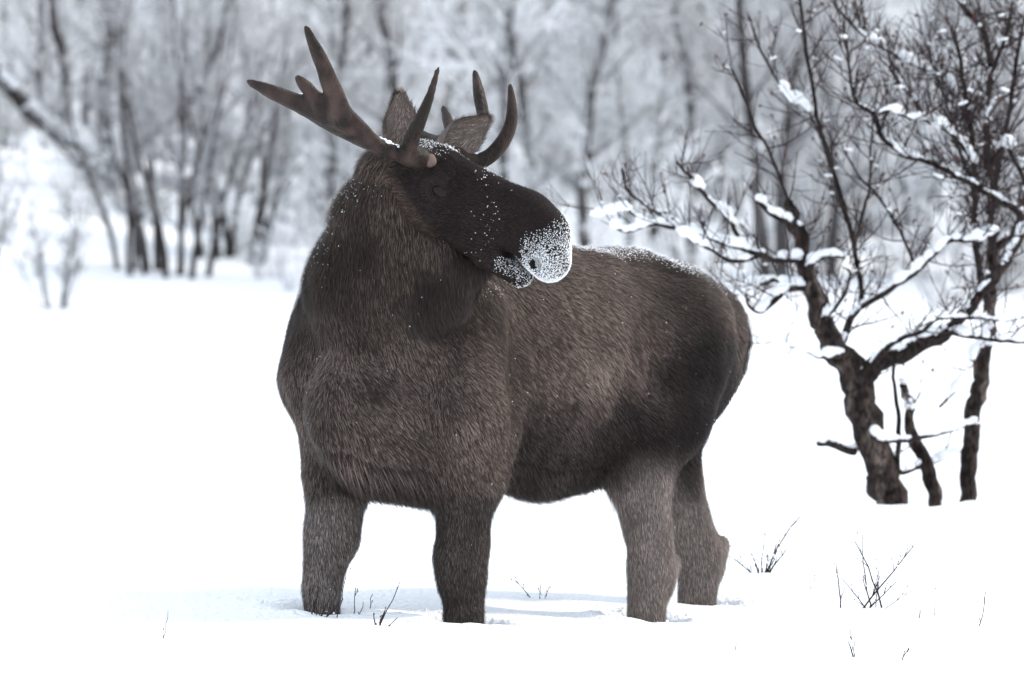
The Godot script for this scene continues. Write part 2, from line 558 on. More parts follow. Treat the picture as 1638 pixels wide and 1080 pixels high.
func ear(base: Vector3, tip: Vector3, facing: Vector3, width: float) -> Array:
	# a cupped leaf with thickness; returns [shell, lining hairs]
	var b := Builder.new()
	var fur := Builder.new()
	var t := (tip - base)
	var length := t.length()
	t = t.normalized()
	var n := (facing - t * facing.dot(t)).normalized()
	var s := t.cross(n)
	var rows := 22
	var cols := 12
	for shell in 2:
		var first := b.v.size()
		for r in rows + 1:
			var u := float(r) / rows
			var w := width * (0.55 + 0.45 * sin(PI * minf(1.0, u * 1.15))) * sqrt(maxf(0.0, 1.0 - pow(u, 4.0)))
			var cup := width * lerpf(1.05, 0.45, u)
			for q in cols + 1:
				var e := 2.0 * q / cols - 1.0
				var a := e * lerpf(1.9, 1.1, u)
				var o := base + t * (u * length) + s * (w * sin(a) / sin(minf(1.57, lerpf(1.9, 1.1, u)))) - n * (cup * (cos(a) - 0.45))
				o += n * (0.02 * u * u)
				if shell == 1:
					o -= (n * cos(a) - s * sin(a)) * 0.006 * (1.0 - e * e * 0.8)
				b.v.append(o)
				b.n.append((n * cos(a) - s * sin(a)) * (1.0 if shell == 0 else -1.0))
				b.c.append(Color(0.14, 0.11, 0.095))
		for r in rows:
			for q in cols:
				var k := first + r * (cols + 1) + q
				b.tri(k, k + 1, k + cols + 2)
				b.tri(k, k + cols + 2, k + cols + 1)
		for j in 1500:
			var r := rng.randi_range(0, rows - 1)
			var q := rng.randi_range(0, cols)
			var k := first + r * (cols + 1) + q
			var p := b.v[k].lerp(b.v[k + cols + 1], rng.randf())
			if q < cols:
				p = p.lerp(b.v[k + 1], rng.randf())
			var nn := b.n[k]
			var sway := Vector3(rng.randf() - 0.5, rng.randf() - 0.5, rng.randf() - 0.5) * 0.5
			var dirn := (t * 0.9 + nn * 0.35 + sway).normalized()
			var col: Color
			if shell == 0:
				var pale := rng.randf()
				col = Color(0.13, 0.105, 0.09).lerp(Color(0.55, 0.46, 0.41), pale)
			else:
				col = Color(0.04, 0.032, 0.029).lerp(Color(0.14, 0.11, 0.10), rng.randf() * rng.randf())
			fur.blade(p - nn * 0.001, p + dirn * rng.randf_range(0.012, 0.026), 0.0011, nn, col * 0.8, col)
	return [b, fur]

# what the coat is like at a point: [base colour, tip colour, length, keep, comb direction, paleness scatter]
func coat_at(p: Vector3, n: Vector3, on_head: bool) -> Array:
	var dark := Color(0.024, 0.019, 0.0175)
	var base := Color(0.022, 0.0165, 0.0142)
	var tip := Color(0.315, 0.242, 0.208)
	var length := 0.030
	var comb := Vector3(0, -0.75, 0.75)
	var scatter := 1.0
	var blot := patch_noise.get_noise_3dv(p * 26.0)
	var fine := rough_noise.get_noise_3dv(p * 40.0)
	var a := -p.z
	var h := p.y
	if on_head:
		var q := head_back * p
		comb = head_at.basis * Vector3(-1.0, -0.12, 0)
		length = 0.017
		base = Color(0.013, 0.0100, 0.0095)
		tip = Color(0.060, 0.045, 0.040)
		# warmer cheek behind and below the eye
		var line := q.x + 1.69 * q.y
		var cheek := smoothstep(0.05, -0.07, line + blot * 0.08 + fine * 0.04) * smoothstep(0.05, -0.01, q.y + fine * 0.03)
		base = base.lerp(Color(0.034, 0.025, 0.020), cheek)
		tip = tip.lerp(Color(0.26, 0.185, 0.148), cheek)
		length = lerpf(length, 0.030, cheek)
		var nape := smoothstep(0.07, -0.02, q.x)
		comb = comb.lerp(Vector3(0, -1, 0.12), nape * 0.8)
		base = base.lerp(Color(0.022, 0.0165, 0.0142), nape)
		tip = tip.lerp(Color(0.29, 0.215, 0.18), nape * 0.9)
		if q.x < 0.1:
			length = lerpf(0.034, length, smoothstep(-0.05, 0.12, q.x))
		if q.x > 0.42:
			length = lerpf(length, 0.008, smoothstep(0.42, 0.62, q.x))
		# the ring round the eye is short and greyish
		var eye := Vector2(q.x - 0.205, q.y - 0.006).length()
		if eye < 0.06:
			length = 0.008
			tip = tip.lerp(Color(0.095, 0.075, 0.068), smoothstep(0.055, 0.035, eye + fine * 0.02))
		return [base, tip, length, 1.0, comb, 1.0]
	# neck: combed down, longer, warm brown
	var neck := smoothstep(0.98, 1.18, h) * smoothstep(0.15, 0.42, a)
	comb = comb.lerp(Vector3(0, -1, 0.12), neck)
	length = lerpf(length, 0.038, neck)
	tip = tip.lerp(Color(0.325, 0.242, 0.200), neck)
	# the back of the neck carries a crest of long hair
	if neck > 0.5 and h > 1.28:
		length = lerpf(length, 0.06, smoothstep(1.3, 1.45, h) * smoothstep(0.0, 0.6, maxf(0.0, -n.dot(Vector3(0, 0, -1)))))
	# the bell and the throat are nearly black
	var bell := smoothstep(0.135, 0.075, p.distance_to(Geometry3D.get_closest_point_to_segment(p, W(-0.12, 1.23, 0.53), W(-0.245, 1.08, 0.50))) + blot * 0.05)
	base = base.lerp(dark, bell * 0.8)
	tip = tip.lerp(Color(0.045, 0.035, 0.032), bell * 0.85)
	length = lerpf(length, 0.044, bell)
	# dark lower flank, belly and thigh
	var low := smoothstep(0.86, 0.62, h + blot * 0.10 + fine * 0.05 - 0.10 * smoothstep(0.2, -0.4, a)) * smoothstep(0.45, 0.15, a)
	var thigh := smoothstep(0.36, 0.18, Vector2((a + 0.62) * 0.8, h - 0.72).length() + blot * 0.10 + fine * 0.05)
	var dim := maxf(low, thigh)
	# legs are grey-brown; the hind ones paler
	var leg := smoothstep(0.50, 0.40, h + blot * 0.05) if a > 0.15 else smoothstep(0.57, 0.40, h + blot * 0.16 + fine * 0.08 + 0.25 * smoothstep(-0.4, -0.6, a) * smoothstep(0.0, -0.1, p.x)) * smoothstep(-0.22, -0.29, a) * smoothstep(0.05, 0.11, absf(p.x))
	var chest := 0.95 * smoothstep(0.74, 0.52, h + blot * 0.16 + fine * 0.08) * smoothstep(0.3, 0.45, a) * smoothstep(0.25, 0.14, absf(p.x - 0.02))
	dim = maxf(dim, chest)
	base = base.lerp(Color(0.0095, 0.0076, 0.0074), dim)
	tip = tip.lerp(Color(0.078, 0.060, 0.055), dim * 0.95)
	# lighter and darker drifts in the coat
	var drift := clampf(0.82 + 1.3 * blot + 0.8 * fine, 0.18, 1.6)
	tip = base.lerp(tip, drift)
	var leg_tip := Color(0.46, 0.395, 0.365) if a > 0.15 else Color(0.52, 0.438, 0.395)
	var leg_base := Color(0.046, 0.038, 0.034) if a > 0.15 else Color(0.105, 0.087, 0.077)
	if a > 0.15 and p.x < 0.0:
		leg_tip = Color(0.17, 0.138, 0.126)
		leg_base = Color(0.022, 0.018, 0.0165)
	base = base.lerp(leg_base, leg)
	tip = tip.lerp(leg_tip, leg)
	length = lerpf(length, 0.024, leg)
	comb = comb.lerp(Vector3(0, -1, 0.15), leg)
	# brisket and belly carry a ragged fringe
	if n.y < -0.45 and h < 0.62 and h > 0.3 and absf(p.x) < 0.2:
		length = 0.05 + (0.035 * smoothstep(-0.1, 0.35, fine) if a > 0.3 else 0.0)
		comb = comb.lerp(Vector3(0, -0.9, 0.5), 0.7)
	# tail
	if a < -0.93 and h > 0.85:
		tip = Color(0.05, 0.04, 0.037)
		length = 0.04
		comb = Vector3(0, -1, 0.1)
	return [base, tip, length, 1.0, comb, scatter]

func grow_coat(skin: Builder, split: int, coat: Builder, frost: Builder, per_area: float) -> void:
	# SKIN's triangles from index SPLIT on belong to the head
	var want := 0.0
	for q in range(0, skin.i.size(), 3):
		var ia := skin.i[q]
		var ib := skin.i[q + 1]
		var ic := skin.i[q + 2]
		var pa := skin.v[ia]
		var pb := skin.v[ib]
		var pc := skin.v[ic]
		var on_head := q >= split
		var mid := (pa + pb + pc) / 3.0
		if mid.y < -0.12:
			continue
		if on_head:
			if body_field.value(mid) < -0.012:
				continue
		else:
			var hq := head_back * mid
			if head_field.value(hq) < -0.012:
				continue
		var nn := (skin.n[ia] + skin.n[ib] + skin.n[ic]).normalized()
		var area := (pb - pa).cross(pc - pa).length() * 0.5
		if on_head:
			var side := head_back * mid
			side.z = absf(side.z)
			if Vector2((side.x - 0.207) / 0.031, (side.y - 0.001 + 0.15 * (side.x - 0.207)) / 0.0145).length() < 1.0 or (side - Vector3(0.656, -0.052, 0.076)).length() < 0.026:
				continue
			if absf(side.y + 0.093 + (side.x - 0.575) * 0.16) < 0.009 and side.x > 0.50 and side.x < 0.65:
				continue
		var look := coat_at(mid, nn, on_head)
		var length: float = look[2]
		var dens := per_area * clampf(0.030 / length, 0.75, 2.2)
		want += area * dens
		var q_head := head_back * mid
		# snow dust: on the muzzle, on the back, along the brow
		var rime := 0.0
		if on_head:
			var edge := q_head.x - 0.30 * maxf(q_head.y, 0.0) + 0.035 * rough_noise.get_noise_3dv(mid * 60.0)
			rime = smoothstep(0.575, 0.66, edge + 0.02 * patch_noise.get_noise_3dv(mid * 160.0)) * clampf(0.85 + 0.8 * rough_noise.get_noise_3dv(mid * 130.0), 0.45, 1.0)
			if q_head.y < -0.098 and q_head.x > 0.48:
				rime = maxf(rime, 0.5 * smoothstep(0.48, 0.54, q_head.x) * smoothstep(-0.155, -0.12, q_head.y))
			if q_head.y > 0.06 and nn.y > 0.45 and q_head.x < 0.40:
				rime = maxf(rime, 0.32 * smoothstep(0.42, 0.1, q_head.x) * smoothstep(-0.1, 0.25, rough_noise.get_noise_3dv(mid * 90.0)))
			rime = maxf(rime, 0.022 * smoothstep(0.3, 0.5, q_head.x) * smoothstep(0.05, 0.3, rough_noise.get_noise_3dv(mid * 70.0)))
		else:
			var top := smoothstep(0.35, 0.95, nn.y)
			if mid.y > 0.95 and -mid.z < 0.3:
				rime = (0.55 * smoothstep(0.80, 0.97, nn.y) + 0.16 * top * top) * smoothstep(-0.05, 0.35, rough_noise.get_noise_3d(mid.x * 120.0, mid.y * 120.0, mid.z * 40.0) + 0.5 * smoothstep(0.8, 1.0, nn.y))
			# the nape and the near shoulder edge carry some, too
			if mid.y > 1.05 and -mid.z > 0.3:
				rime = maxf(rime, 0.14 * smoothstep(0.0, 0.8, nn.y + 0.4 * nn.x) * smoothstep(-0.1, 0.4, rough_noise.get_noise_3dv(mid * 16.0)))
			rime = maxf(rime, 0.0006)
			# crumbs thrown up against the pale foreleg
			if mid.y < 0.24 and -mid.z > 0.6:
				rime = maxf(rime, 0.22 * smoothstep(0.24, 0.1, mid.y) * smoothstep(0.12, 0.35, rough_noise.get_noise_3dv(mid * 70.0)))
		while want > 1.0:
			want -= 1.0
			var r1 := sqrt(rng.randf())
			var r2 := rng.randf()
			var w0 := 1.0 - r1
			var w1 := r1 * (1.0 - r2)
			var w2 := r1 * r2
			var p := pa * w0 + pb * w1 + pc * w2
			var n := (skin.n[ia] * w0 + skin.n[ib] * w1 + skin.n[ic] * w2).normalized()
			var comb: Vector3 = look[4]
			comb = (comb - n * comb.dot(n)).normalized()
			var sway := Vector3(rng.randf() - 0.5, rng.randf() - 0.5, rng.randf() - 0.5)
			var clump := Vector3(rough_noise.get_noise_3dv(p * 110.0), rough_noise.get_noise_3dv(p * 110.0 + Vector3(40, 0, 0)), rough_noise.get_noise_3dv(p * 110.0 + Vector3(0, 70, 0)))
			var lift := rng.randf_range(0.16, 0.42)
			if rng.randf() < 0.14:
				lift = rng.randf_range(0.5, 0.95)
			var dir := (comb + n * lift + sway * 0.30 + clump * 0.26).normalized()
			var l := length * rng.randf_range(0.65, 1.25)
			var pick := rng.randf()
			var pale := pow(pick, 1.7) * (1.05 + 0.9 * clump.x)
			if pick > 0.93:
				pale = 1.25
			var c0: Color = look[0]
			var c1: Color = c0.lerp(look[1], clampf(pale, 0.0, 1.3))
			var w := 0.0007 + 0.0005 * rng.randf()
			if length < 0.02:
				w *= 0.85
			var side := dir.cross(n).normalized() * w
			var m := p + dir * l * 0.5
			var e := p + (dir - n * (lift * 0.35)).normalized() * l + Vector3(0, -0.1 * l, 0)
			var face := (n + sway * 0.5).normalized()
			var s := coat.v.size()
			var root := p - n * 0.004
			coat.v.append(root - side); coat.v.append(root + side); coat.v.append(m - side * 0.8); coat.v.append(m + side * 0.8); coat.v.append(e)
			coat.n.append(face); coat.n.append(face); coat.n.append(face); coat.n.append(face); coat.n.append(face)
			var c01 := c0.lerp(c1, 0.45)
			coat.c.append(c0); coat.c.append(c0); coat.c.append(c01); coat.c.append(c01); coat.c.append(c1)
			coat.i.append(s); coat.i.append(s + 3); coat.i.append(s + 1)
			coat.i.append(s); coat.i.append(s + 2); coat.i.append(s + 3)
			coat.i.append(s + 2); coat.i.append(s + 4); coat.i.append(s + 3)
			if rng.randf() < rime:
				# a crumb of frost hangs in the hair
				var g := rng.randf_range(0.0008, 0.0019)
				if on_head and rime > 0.4:
					g *= lerpf(0.75, 1.15, smoothstep(0.58, 0.69, q_head.x - q_head.y * 0.35))
				var o := p + dir * l * rng.randf_range(0.35, 0.8) + n * 0.002
				var t1 := (comb + sway).normalized()
				var t2 := n.cross(t1).normalized()
				var z := frost.v.size()
				frost.v.append(o + n * g); frost.v.append(o + t1 * g * 1.5); frost.v.append(o - t1 * g + t2 * g); frost.v.append(o - t1 * g - t2 * g)
				frost.n.append(n); frost.n.append((n + t1).normalized()); frost.n.append((n - t1 + t2).normalized()); frost.n.append((n - t1 - t2).normalized())
				for k in 4: frost.c.append(Color(0.86, 0.875, 0.89))
				frost.tri(z, z + 1, z + 2); frost.tri(z, z + 2, z + 3); frost.tri(z, z + 3, z + 1)

func make_moose() -> void:
	var right := FRONT.cross(Vector3.UP)
	var root := thing("moose", "dark brown young bull moose standing in deep snow, head turned over its shoulder", "moose", STAND)
	root.basis = Basis(right, Vector3.UP, -FRONT).orthonormalized()
	to_local = root.transform.affine_inverse()
	var cy := cos(deg_to_rad(HEAD_YAW))
	var sy := sin(deg_to_rad(HEAD_YAW))
	var cp := cos(deg_to_rad(HEAD_PITCH))
	var sp := sin(deg_to_rad(HEAD_PITCH))
	var fwd := Vector3(cp * cy, -sp, cp * sy)
	var side := Vector3(-sy, 0, cy)
	var up := side.cross(fwd)
	head_at = to_local * Transform3D(Basis(fwd * 0.965, up, side), POLL)
	head_back = head_at.affine_inverse()
	moose_body()
	moose_head()
	var skin := Builder.new()
	body_field.net(skin, Transform3D(), Color(0.026, 0.021, 0.019))
	for k in skin.v.size():
		var p := skin.v[k]
		var swell := patch_noise.get_noise_3d(p.x * 80.0, p.y * 45.0, p.z * 80.0 + 31.0)
		skin.v[k] += skin.n[k] * swell * 0.038 * smoothstep(0.35, 0.7, p.y)
	var split := skin.i.size()
	head_field.net(skin, head_at, Color(0.02, 0.016, 0.015))
	for k in skin.v.size():
		var p := skin.v[k]
		var look := coat_at(p, skin.n[k], k >= 0 and head_field.value(head_back * p) < 0.02)
		skin.c[k] = (look[0] as Color).lerp(look[1], 0.12)
	part("body", skin, mats.skin, root)
	print("skin ", skin.i.size() / 3, " ", Time.get_ticks_msec())
	var coat := Builder.new()
	var frost := Builder.new()
	grow_coat(skin, split, coat, frost, per_square_metre)
	part("coat", coat, mats.hair, root, "stuff").set_meta("label", "coarse grizzled winter hair")
	part("frost", frost, mats.frost, root, "stuff").set_meta("label", "white frost crusted on muzzle and back")
	print("coat ", coat.i.size() / 9, " frost ", frost.i.size() / 9, " ", Time.get_ticks_msec())
	part("antler", antler(right_antler()), mats.antler, root)
	part("antler", antler(left_antler()), mats.antler, root)
	# burrs and pale pedicle skin
	for s in [1.0, -1.0]:
		var e := Builder.new()
		e.lump(head_at * Vector3(0.133, 0.078, 0.106 * s), Vector3(0.026, 0.022, 0.024), head_at.basis, Color(0.145, 0.105, 0.09), 8, 14)
		for k in e.v.size():
			e.v[k] += e.n[k] * 0.006 * rough_noise.get_noise_3dv(e.v[k] * 400.0)
		part("pedicle", e, mats.skin, root)
	# ears: [base, tip, facing, half width] in head axes
	for s in [[Vector3(0.02, 0.055, 0.115), Vector3(-0.066, 0.240, 0.150), Vector3(0.80, 0.30, 0.45), 0.068], [Vector3(0.055, 0.07, -0.10), Vector3(0.100, 0.235, -0.235), Vector3(0.62, -0.15, 0.80), 0.068]]:
		var sh := ear(head_at * (s[0] as Vector3), head_at * (s[1] as Vector3), head_at.basis * (s[2] as Vector3), s[3])
		var o := part("ear", sh[0], mats.skin, root)
		part("ear_hair", sh[1], mats.hair, o, "stuff")
	for s in [1.0, -1.0]:
		var e := Builder.new()
		e.lump(head_at * Vector3(0.207, 0.001, 0.081 * s), Vector3(0.037, 0.027, 0.022), head_at.basis, Color(0.012, 0.009, 0.008), 10, 16)
		part("eye", e, mats.eye, root)
	# snow caught in the crooks of the antlers
	var sn := Builder.new()
	for q in [[-0.195, 0.172, 0.455, 0.018], [-0.235, 0.148, 0.452, 0.010], [0.03, 0.098, 0.225, 0.020], [0.005, 0.105, 0.25, 0.016], [0.055, 0.098, 0.20, 0.016], [0.08, 0.108, 0.135, 0.018], [0.125, 0.105, -0.175, 0.020], [0.15, 0.118, -0.19, 0.016], [0.10, 0.095, 0.06, 0.014]]:
		for k in 5:
			var o: Vector3 = Vector3(rng.randf() - 0.5, (rng.randf() - 0.5) * 0.4, rng.randf() - 0.5) * q[3] * 1.3
			sn.lump(head_at * (Vector3(q[0], q[1] - 0.01, q[2]) + o), Vector3(1.0, 0.5, 1.0) * q[3] * rng.randf_range(0.4, 0.8), Basis(), Color(0.87, 0.88, 0.9))
	part("snow", sn, mats.frost, root, "stuff")


# ---------------------------------------------------------------- trees and shrubs
func smooth_chain(flat: Array, per: int) -> Array:
	# [x, y, z, r, ...] -> points and radii along a curve through them
	var count := flat.size() / 4
	var pts := PackedVector3Array()
	var rad := PackedFloat32Array()
	for k in count - 1:
		for j in per:
			var t := float(j) / per
			var e := PackedFloat32Array()
			for q in 4:
				e.append(cubic_interpolate(flat[k * 4 + q], flat[(k + 1) * 4 + q], flat[maxi(k - 1, 0) * 4 + q], flat[mini(k + 2, count - 1) * 4 + q], t))
			var wob := e[3] * 0.55 + 0.002
			pts.append(Vector3(e[0], e[1], e[2]) + Vector3(rough_noise.get_noise_2d(e[1] * 160.0, e[0] * 70.0), rough_noise.get_noise_2d(e[0] * 160.0, 50.0 + e[1] * 90.0), rough_noise.get_noise_2d(e[0] * 150.0, 90.0 + e[1] * 150.0)) * wob)
			rad.append(maxf(0.0025, e[3]))
	var l := count - 1
	pts.append(Vector3(flat[l * 4], flat[l * 4 + 1], flat[l * 4 + 2]))
	rad.append(maxf(0.002, flat[l * 4 + 3]))
	return [pts, rad]

func bark_colours(pts: PackedVector3Array, rad: PackedFloat32Array) -> PackedColorArray:
	var out := PackedColorArray()
	for k in pts.size():
		var t := 0.5 + 0.9 * rough_noise.get_noise_3dv(pts[k] * 130.0)
		var c := Color(0.026, 0.020, 0.019).lerp(Color(0.070, 0.056, 0.052), clampf(t, 0.0, 1.0))
		out.append(c)
	return out

# snow lying along the upper side of a branch
func lay_snow(snow: Builder, pts: PackedVector3Array, rad: PackedFloat32Array, depth: float, share: float, off: float) -> void:
	for k in pts.size() - 1:
		var d := pts[k + 1] - pts[k]
		var long := d.length()
		var steep := absf(d.y) / maxf(long, 1e-5)
		if steep > 0.80:
			continue
		var steps := maxi(1, int(long / 0.016))
		for j in steps:
			var p := pts[k] + d * (float(j) / steps)
			var have := rough_noise.get_noise_3dv(p * 75.0 + Vector3(off, 0, 0)) + (share - 0.5) * 1.2 - steep * steep * 0.75
			if have < 0.0:
				continue
			var size := (0.010 + depth * clampf(have * 2.2, 0.15, 1.0)) * rng.randf_range(0.8, 1.2) * (0.9 + 0.9 * rough_noise.get_noise_3dv(p * 260.0))
			var r := rad[k]
			var turn := Basis(Vector3.UP, atan2(-d.z, d.x)) * Basis(Vector3(0, 0, 1), atan2(d.y, Vector2(d.x, d.z).length()) * 0.8)
			snow.lump(p + Vector3(rng.randf_range(-0.2, 0.2) * size, r * 0.55 + size * 0.45, rng.randf_range(-0.2, 0.2) * size), Vector3(size * 1.25, size * 0.85, maxf(size * 0.9, r * 0.95)), turn, Color(0.87, 0.88, 0.895), 4, 7)

func twig(wood: Builder, snow: Builder, leaf: Builder, p: Vector3, dir: Vector3, length: float, r: float, level: int, snowy: float, up: float) -> void:
	var n := 4 if level > 0 else 3
	var pts := PackedVector3Array([p])
	var rad := PackedFloat32Array([r])
	var d := dir
	for k in n:
		d = (d + Vector3(rng.randf() - 0.5, (rng.randf() - 0.5) + up, rng.randf() - 0.5) * 0.45).normalized()
		pts.append(pts[k] + d * length / n)
		rad.append(lerpf(r, maxf(r * 0.35, 0.0014), float(k + 1) / n))
	wood.tube(pts, rad, 4 if level > 0 else 3, PackedColorArray([Color(0.036, 0.026, 0.025)]))
	if level > 0:
		var kids := rng.randi_range(3, 5)
		for k in kids:
			var at := rng.randi_range(1, n - 1)
			var o := Vector3(rng.randf() - 0.5, rng.randf() - 0.35 + up * 0.4, (rng.randf() - 0.5)).normalized()
			twig(wood, snow, leaf, pts[at], (d * 0.8 + o).normalized(), length * rng.randf_range(0.35, 0.65), rad[at] * 0.7, level - 1, snowy, up)
	if rng.randf() < snowy:
		var at := rng.randi_range(0, n - 1)
		var s := rng.randf_range(0.005, 0.013)
		snow.lump(pts[at] + Vector3(0, s * 0.5, 0), Vector3(s * rng.randf_range(1.2, 2.6), s * 0.8, s), Basis(Vector3(0, 0, 1), rng.randf_range(-0.5, 0.5)), Color(0.87, 0.88, 0.895), 4, 6)
	if leaf and rng.randf() < 0.09:
		var q := pts[n]
		for k in 2:
			var e := q + Vector3(rng.randf() - 0.5, rng.randf() - 0.8, rng.randf() - 0.5) * 0.035
			leaf.blade(q, e, 0.007, Vector3(rng.randf() - 0.5, 0.3, 1).normalized(), Color(0.085, 0.042, 0.037), Color(0.11, 0.052, 0.043))

func make_birch(called: String, label: String, chains: Array, at: Vector3, dense: float, snowy: float, plaster: float) -> Node3D:
	var root := thing(called, label, "birch tree", at, "")
	var snow := Builder.new()
	var fine := Builder.new()
	var leaf := Builder.new()
	for k in chains.size():
		var s := smooth_chain(chains[k], 6 if k < 2 else 4)
		var pts: PackedVector3Array = s[0]
		var rad: PackedFloat32Array = s[1]
		if k == 0:
			rad[0] *= 1.15
		var b := Builder.new()
		b.tube(pts, rad, 16 if k == 0 else 8, bark_colours(pts, rad), 0.35, rough_noise)
		if k == 0:
			# strips of paler wood where bark has come off, and rough plates of bark
			for c in b.v.size():
				var t := rough_noise.get_noise_3d(b.v[c].x * 260.0, b.v[c].y * 60.0, b.v[c].z * 260.0)
				var t2 := patch_noise.get_noise_3d(b.v[c].x * 260.0, b.v[c].y * 90.0, b.v[c].z * 260.0 + 9.0)
				b.v[c] += b.n[c] * t * 0.010
				b.c[c] = Color(0.024, 0.019, 0.018).lerp(Color(0.10, 0.078, 0.070), clampf(0.45 + t * 1.3, 0.0, 1.0)).lerp(Color(0.22, 0.185, 0.165), 0.8 * smoothstep(0.30, 0.36, t2 + t * 0.5))
			# snow plastered on the weather side
			for c in range(2, pts.size()):
				for e in 6:
					var q := pts[c].lerp(pts[c - 1], e / 6.0)
					var have := rough_noise.get_noise_3d(q.x * 40.0, q.y * 75.0, q.z + called.length() * 3.0 + at.x * 90.0)
					if have > plaster:
						var out := Vector3(rng.randf_range(-1.0, 0.3), 0.15, rng.randf_range(-0.2, 0.9)).normalized()
						var z := rad[c] * rng.randf_range(0.55, 0.95)
						snow.lump(q + out * rad[c] * 0.80, Vector3(z, z * rng.randf_range(0.7, 1.5), z) * 0.75, Basis(), Color(0.87, 0.88, 0.895), 5, 8)
		part("trunk" if k == 0 else "branch", b, mats.bark, root)
		if k == 0:
			# a trunk carries snow only on its broken top
			lay_snow(snow, pts.slice(pts.size() - 8), rad.slice(pts.size() - 8), 0.024, 1.6, 3.0)
		else:
			lay_snow(snow, pts, rad, 0.018, snowy + 0.12, k * 7.0)
		var run := 0.0
		for j in range(1 if k > 0 else pts.size() / 2, pts.size()):
			run += pts[j].distance_to(pts[j - 1]) * dense
			while run > 0.055:
				run -= 0.055
				var d := (pts[j] - pts[j - 1]).normalized()
				var o := Vector3(rng.randf() - 0.5, rng.randf() - 0.30, rng.randf() - 0.5).normalized()
				if pts[j].y < 0.8 and rng.randf() < 0.75:
					continue
				twig(fine, snow, leaf, pts[j], (d * 0.55 + o).normalized(), rng.randf_range(0.10, 0.34), minf(rad[j] * 0.5, 0.0042), 1, 0.055 * snowy, 0.22)
	part("twigs", fine, mats.twig, root, "stuff")
	part("snow_cover", snow, mats.snow, root, "stuff")
	if leaf.i.size():
		part("dry_leaves", leaf, mats.twig, root, "stuff")
	return root

# a frosted tree of the wood: trunk, limbs and rime-covered twigs
func make_frosted_tree(seed_: int, height: float, girth: float, stems: int, spread: float, rime: float, low: float, foot := 0.12) -> Array:
	var r := RandomNumberGenerator.new()
	r.seed = seed_
	var trunk := Builder.new()
	var crown := Builder.new()
	for s in stems:
		var lean := Vector3(r.randf() - 0.5, 0, r.randf() - 0.5) * spread
		if stems > 1:
			var a := TAU * s / stems + r.randf()
			lean = Vector3(cos(a), 0, sin(a)) * spread * r.randf_range(0.3, 1.0)
		var hgt := height * r.randf_range(0.75, 1.05)
		var pts := PackedVector3Array()
		var rad := PackedFloat32Array()
		var col := PackedColorArray()
		var p := Vector3(lean.x * foot, -0.3, lean.z * foot)
		var d := (Vector3.UP + lean * (0.6 if foot < 0.5 else 0.25)).normalized()
		var n := 9
		for k in n + 1:
			pts.append(p)
			rad.append(girth * lerpf(1.0, 0.16, pow(float(k) / n, 0.8)) * r.randf_range(0.85, 1.15))
			var g := r.randf()
			col.append(Color(0.045, 0.038, 0.038).lerp(Color(0.40, 0.41, 0.43), rime * g * g))
			p += d * (hgt + 0.3) / n
			d = (d + Vector3(r.randf() - 0.5, 0.12, r.randf() - 0.5) * 0.33).normalized()
		trunk.tube(pts, rad, 7, col)
		var limbs := int(26 / sqrt(float(stems)))
		for l in limbs:
			var u := lerpf(low, 0.98, (l + r.randf()) / limbs) * n
			var k := mini(int(u), n - 1)
			var q := pts[k].lerp(pts[k + 1], u - k)
			var a := r.randf() * TAU
			var dir := Vector3(cos(a), r.randf_range(0.35, 1.1), sin(a)).normalized()
			var long := height * r.randf_range(0.10, 0.26) * (1.15 - 0.6 * u / n)
			var lp := PackedVector3Array([q])
			var lr := PackedFloat32Array([rad[k] * 0.42])
			for j in 4:
				dir = (dir + Vector3(r.randf() - 0.5, 0.05, r.randf() - 0.5) * 0.5).normalized()
				lp.append(lp[j] + dir * long / 4.0)
				lr.append(lr[0] * (1.0 - 0.21 * (j + 1)))
			var shade := Color(0.06, 0.052, 0.053).lerp(Color(0.70, 0.71, 0.73), rime * r.randf())
			crown.tube(lp, lr, 4, PackedColorArray([shade]))
			for t in (5 if girth <= 0.016 or girth == 0.018 else 13):
				var w := r.randf() * 4.0
				var j := mini(int(w), 3)
				var base := lp[j].lerp(lp[j + 1], w - j)
				var o := Vector3(r.randf() - 0.5, r.randf() - 0.35, r.randf() - 0.5).normalized()
				var td := (dir * 0.6 + o).normalized()
				var tl := long * r.randf_range(0.25, 0.6)
				var tip := base + td * tl
				var white := clampf(rime * r.randf_range(0.75, 1.25), 0.0, 1.0)
				var c := Color(0.075, 0.066, 0.068).lerp(Color(0.88, 0.89, 0.90), white)
				var face := Vector3(r.randf() - 0.5, r.randf() - 0.2, r.randf()).normalized()
				crown.blade(base, tip, 0.007 + 0.012 * white, face, c, c)
				for e in (2 if girth <= 0.016 or girth == 0.018 else 4):
					var b2 := base.lerp(tip, r.randf_range(0.2, 0.95))
					var o2 := Vector3(r.randf() - 0.5, r.randf() - 0.45, r.randf() - 0.5).normalized()
					var white2 := clampf(rime * r.randf_range(0.75, 1.3), 0.0, 1.0)
					var c2 := Color(0.08, 0.07, 0.072).lerp(Color(0.88, 0.89, 0.90), white2)
					crown.blade(b2, b2 + (td * 0.5 + o2).normalized() * tl * r.randf_range(0.3, 0.7), 0.006 + 0.012 * white2, Vector3(r.randf() - 0.5, r.randf() - 0.2, r.randf()).normalized(), c2, c2)
	return [trunk, crown]

func frosted(called: String, label: String, category: String, group: String, made: Array, at: Vector3) -> Node3D:
	var o := thing(called, label, category, at, group)
	part("trunk" if category == "tree" else "stems", made[0], mats.bark, o)
	part("crown", made[1], mats.rime, o)
	return o

func on_ground(x: float, z: float) -> Vector3:
	return Vector3(x, ground(x, z), z)

